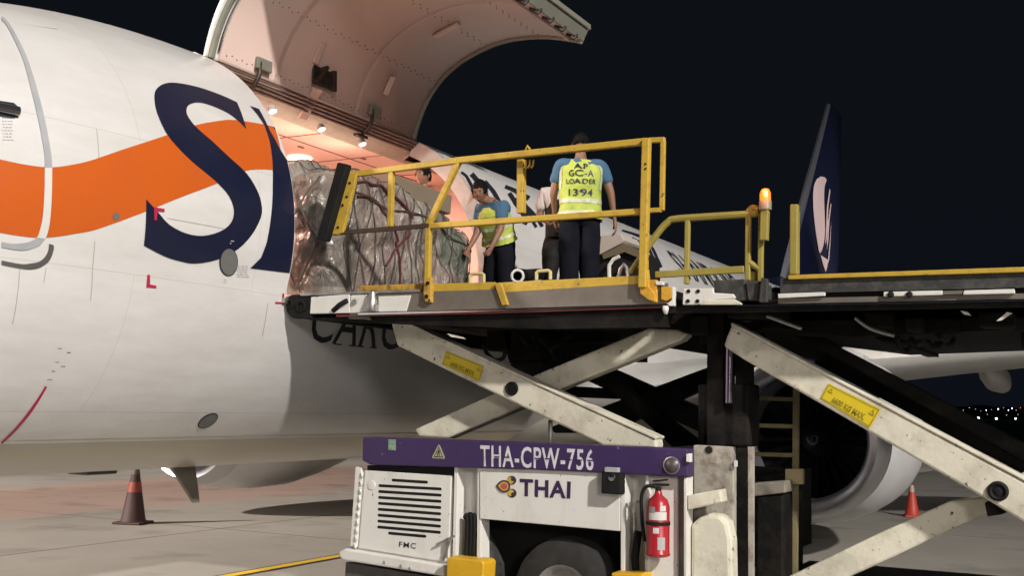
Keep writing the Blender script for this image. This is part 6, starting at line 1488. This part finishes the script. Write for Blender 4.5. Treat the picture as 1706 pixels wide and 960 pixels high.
# loader seen from behind in a lettered vest
J, f, rt = stand(2.30, -3.56, 27, 1.87, stance=0.10); J['head'] -= Vector((0, 0, 0.05))
J['lel'] += rt*0.01 + f*0.05; J['lwr'] = J['lel'] - Vector((0, 0, 0.22)) + f*0.10 + rt*0.02
J['rel'] += rt*0.03; J['rwr'] = J['rel'] - Vector((0, 0, 0.26)) + rt*0.04 + f*0.02
person('person seen from behind in a lettered yellow safety vest, blue sleeves and navy trousers', (2.30, -3.56, 2.72), J, f, f*1 + Vector((0, 0, -0.45)),
       dict(shirt=SHIRTB, trousers=TROU, vest=True, vk=1.13, hem=-0.09, leg=1.25, bands=((0.26, 0.33), (0.04, 0.13)), text=(('AP', 0.835, 0.935, 0.50), ('GC-A', 0.70, 0.815, 0.95), ('LOADER', 0.575, 0.66, 1.20), ('1394', 0.37, 0.49, 0.95))), 1.03, (0.7, 0.6), 2)
# young loader leaning over the end of the load
J, f, rt = stand(2.62, -2.50, 168, 1.48, bend=24)
J['head'] += f*0.08 - Vector((0, 0, 0.02))
J['lel'] = J['lsh'] + f*0.03 - Vector((0, 0, 0.25)); J['lwr'] = J['lel'] + f*0.12 - Vector((0, 0, 0.18))
J['rel'] = J['rsh'] + f*0.03 - Vector((0, 0, 0.25)); J['rwr'] = J['rel'] + f*0.12 - Vector((0, 0, 0.18))
person('black-haired person in blue shirt and yellow vest bending over the end of the load', (2.62, -2.50, 2.72), J, f, f*1 + Vector((-0.10, -0.45, -0.40)),
       dict(shirt=SHIRTB, trousers=TROU, vest=True, hem=0.0, vk=0.97), 0.97, (0.8, 0.8), 3)
# figure in white sleeves and black behind the vest wearer
J, f, rt = stand(3.30, -2.88, 205, 1.78)
J['rel'] = J['rsh'] - Vector((0, 0, 0.27)) + rt*0.05; J['rwr'] = J['rel'] + f*0.20 - Vector((0, 0, 0.10)) - rt*0.12
J['lel'] = J['lsh'] - Vector((0, 0, 0.27)) - rt*0.05; J['lwr'] = J['lel'] + f*0.20 - Vector((0, 0, 0.10)) + rt*0.12
T4, J4 = person('person in black with white sleeves, hands clasped, half hidden behind the lettered vest', (3.30, -2.88, 2.72), J, f, f*1 + Vector((0, 0, -0.2)), dict(shirt=WHT, trousers=BLK, sleeve=0.8), 1.0, (0.9, 0.9), 4)
bm = BM()
tk = J4['chest']; 
revolve(bm, J4['pelvis']+Vector((0,0,-0.04)), J4['neck']-J4['pelvis'], [(0,0.17),(0.15,0.17),(0.3,0.18),(0.40,0.15),(0.44,0.05)], 24); obj('black_bib', bm, BLK, T4, smooth=True)
bm = BM(); q = J4['pelvis'] + f*0.19 - rt*0.10; tube(bm, [q+Vector((0,0,0.02)), q-Vector((0,0,0.08)), q-Vector((0,0,0.17))], [0.02, 0.055, 0.015], 10); obj('red_pouch', bm, mat('red_cloth', (0.45, 0.02, 0.04), 0.7), T4, smooth=True)
# head above the load inside the door
J, f, rt = stand(3.12, -1.22, 175, 1.83)
J['lel'] = J['lsh'] + f*0.15 - Vector((0, 0, 0.22)); J['lwr'] = J['lel'] + f*0.2; J['rel'] = J['rsh'] + f*0.15 - Vector((0, 0, 0.22)); J['rwr'] = J['rel'] + f*0.2
person('person inside the airplane whose head shows above the brown carton on the load', (3.12, -1.20, 2.72), J, f, f*1 + Vector((0, 0.1, 0.12)), dict(shirt=TAN, trousers=BLK), 0.98, (0.6, 0.6), 6)
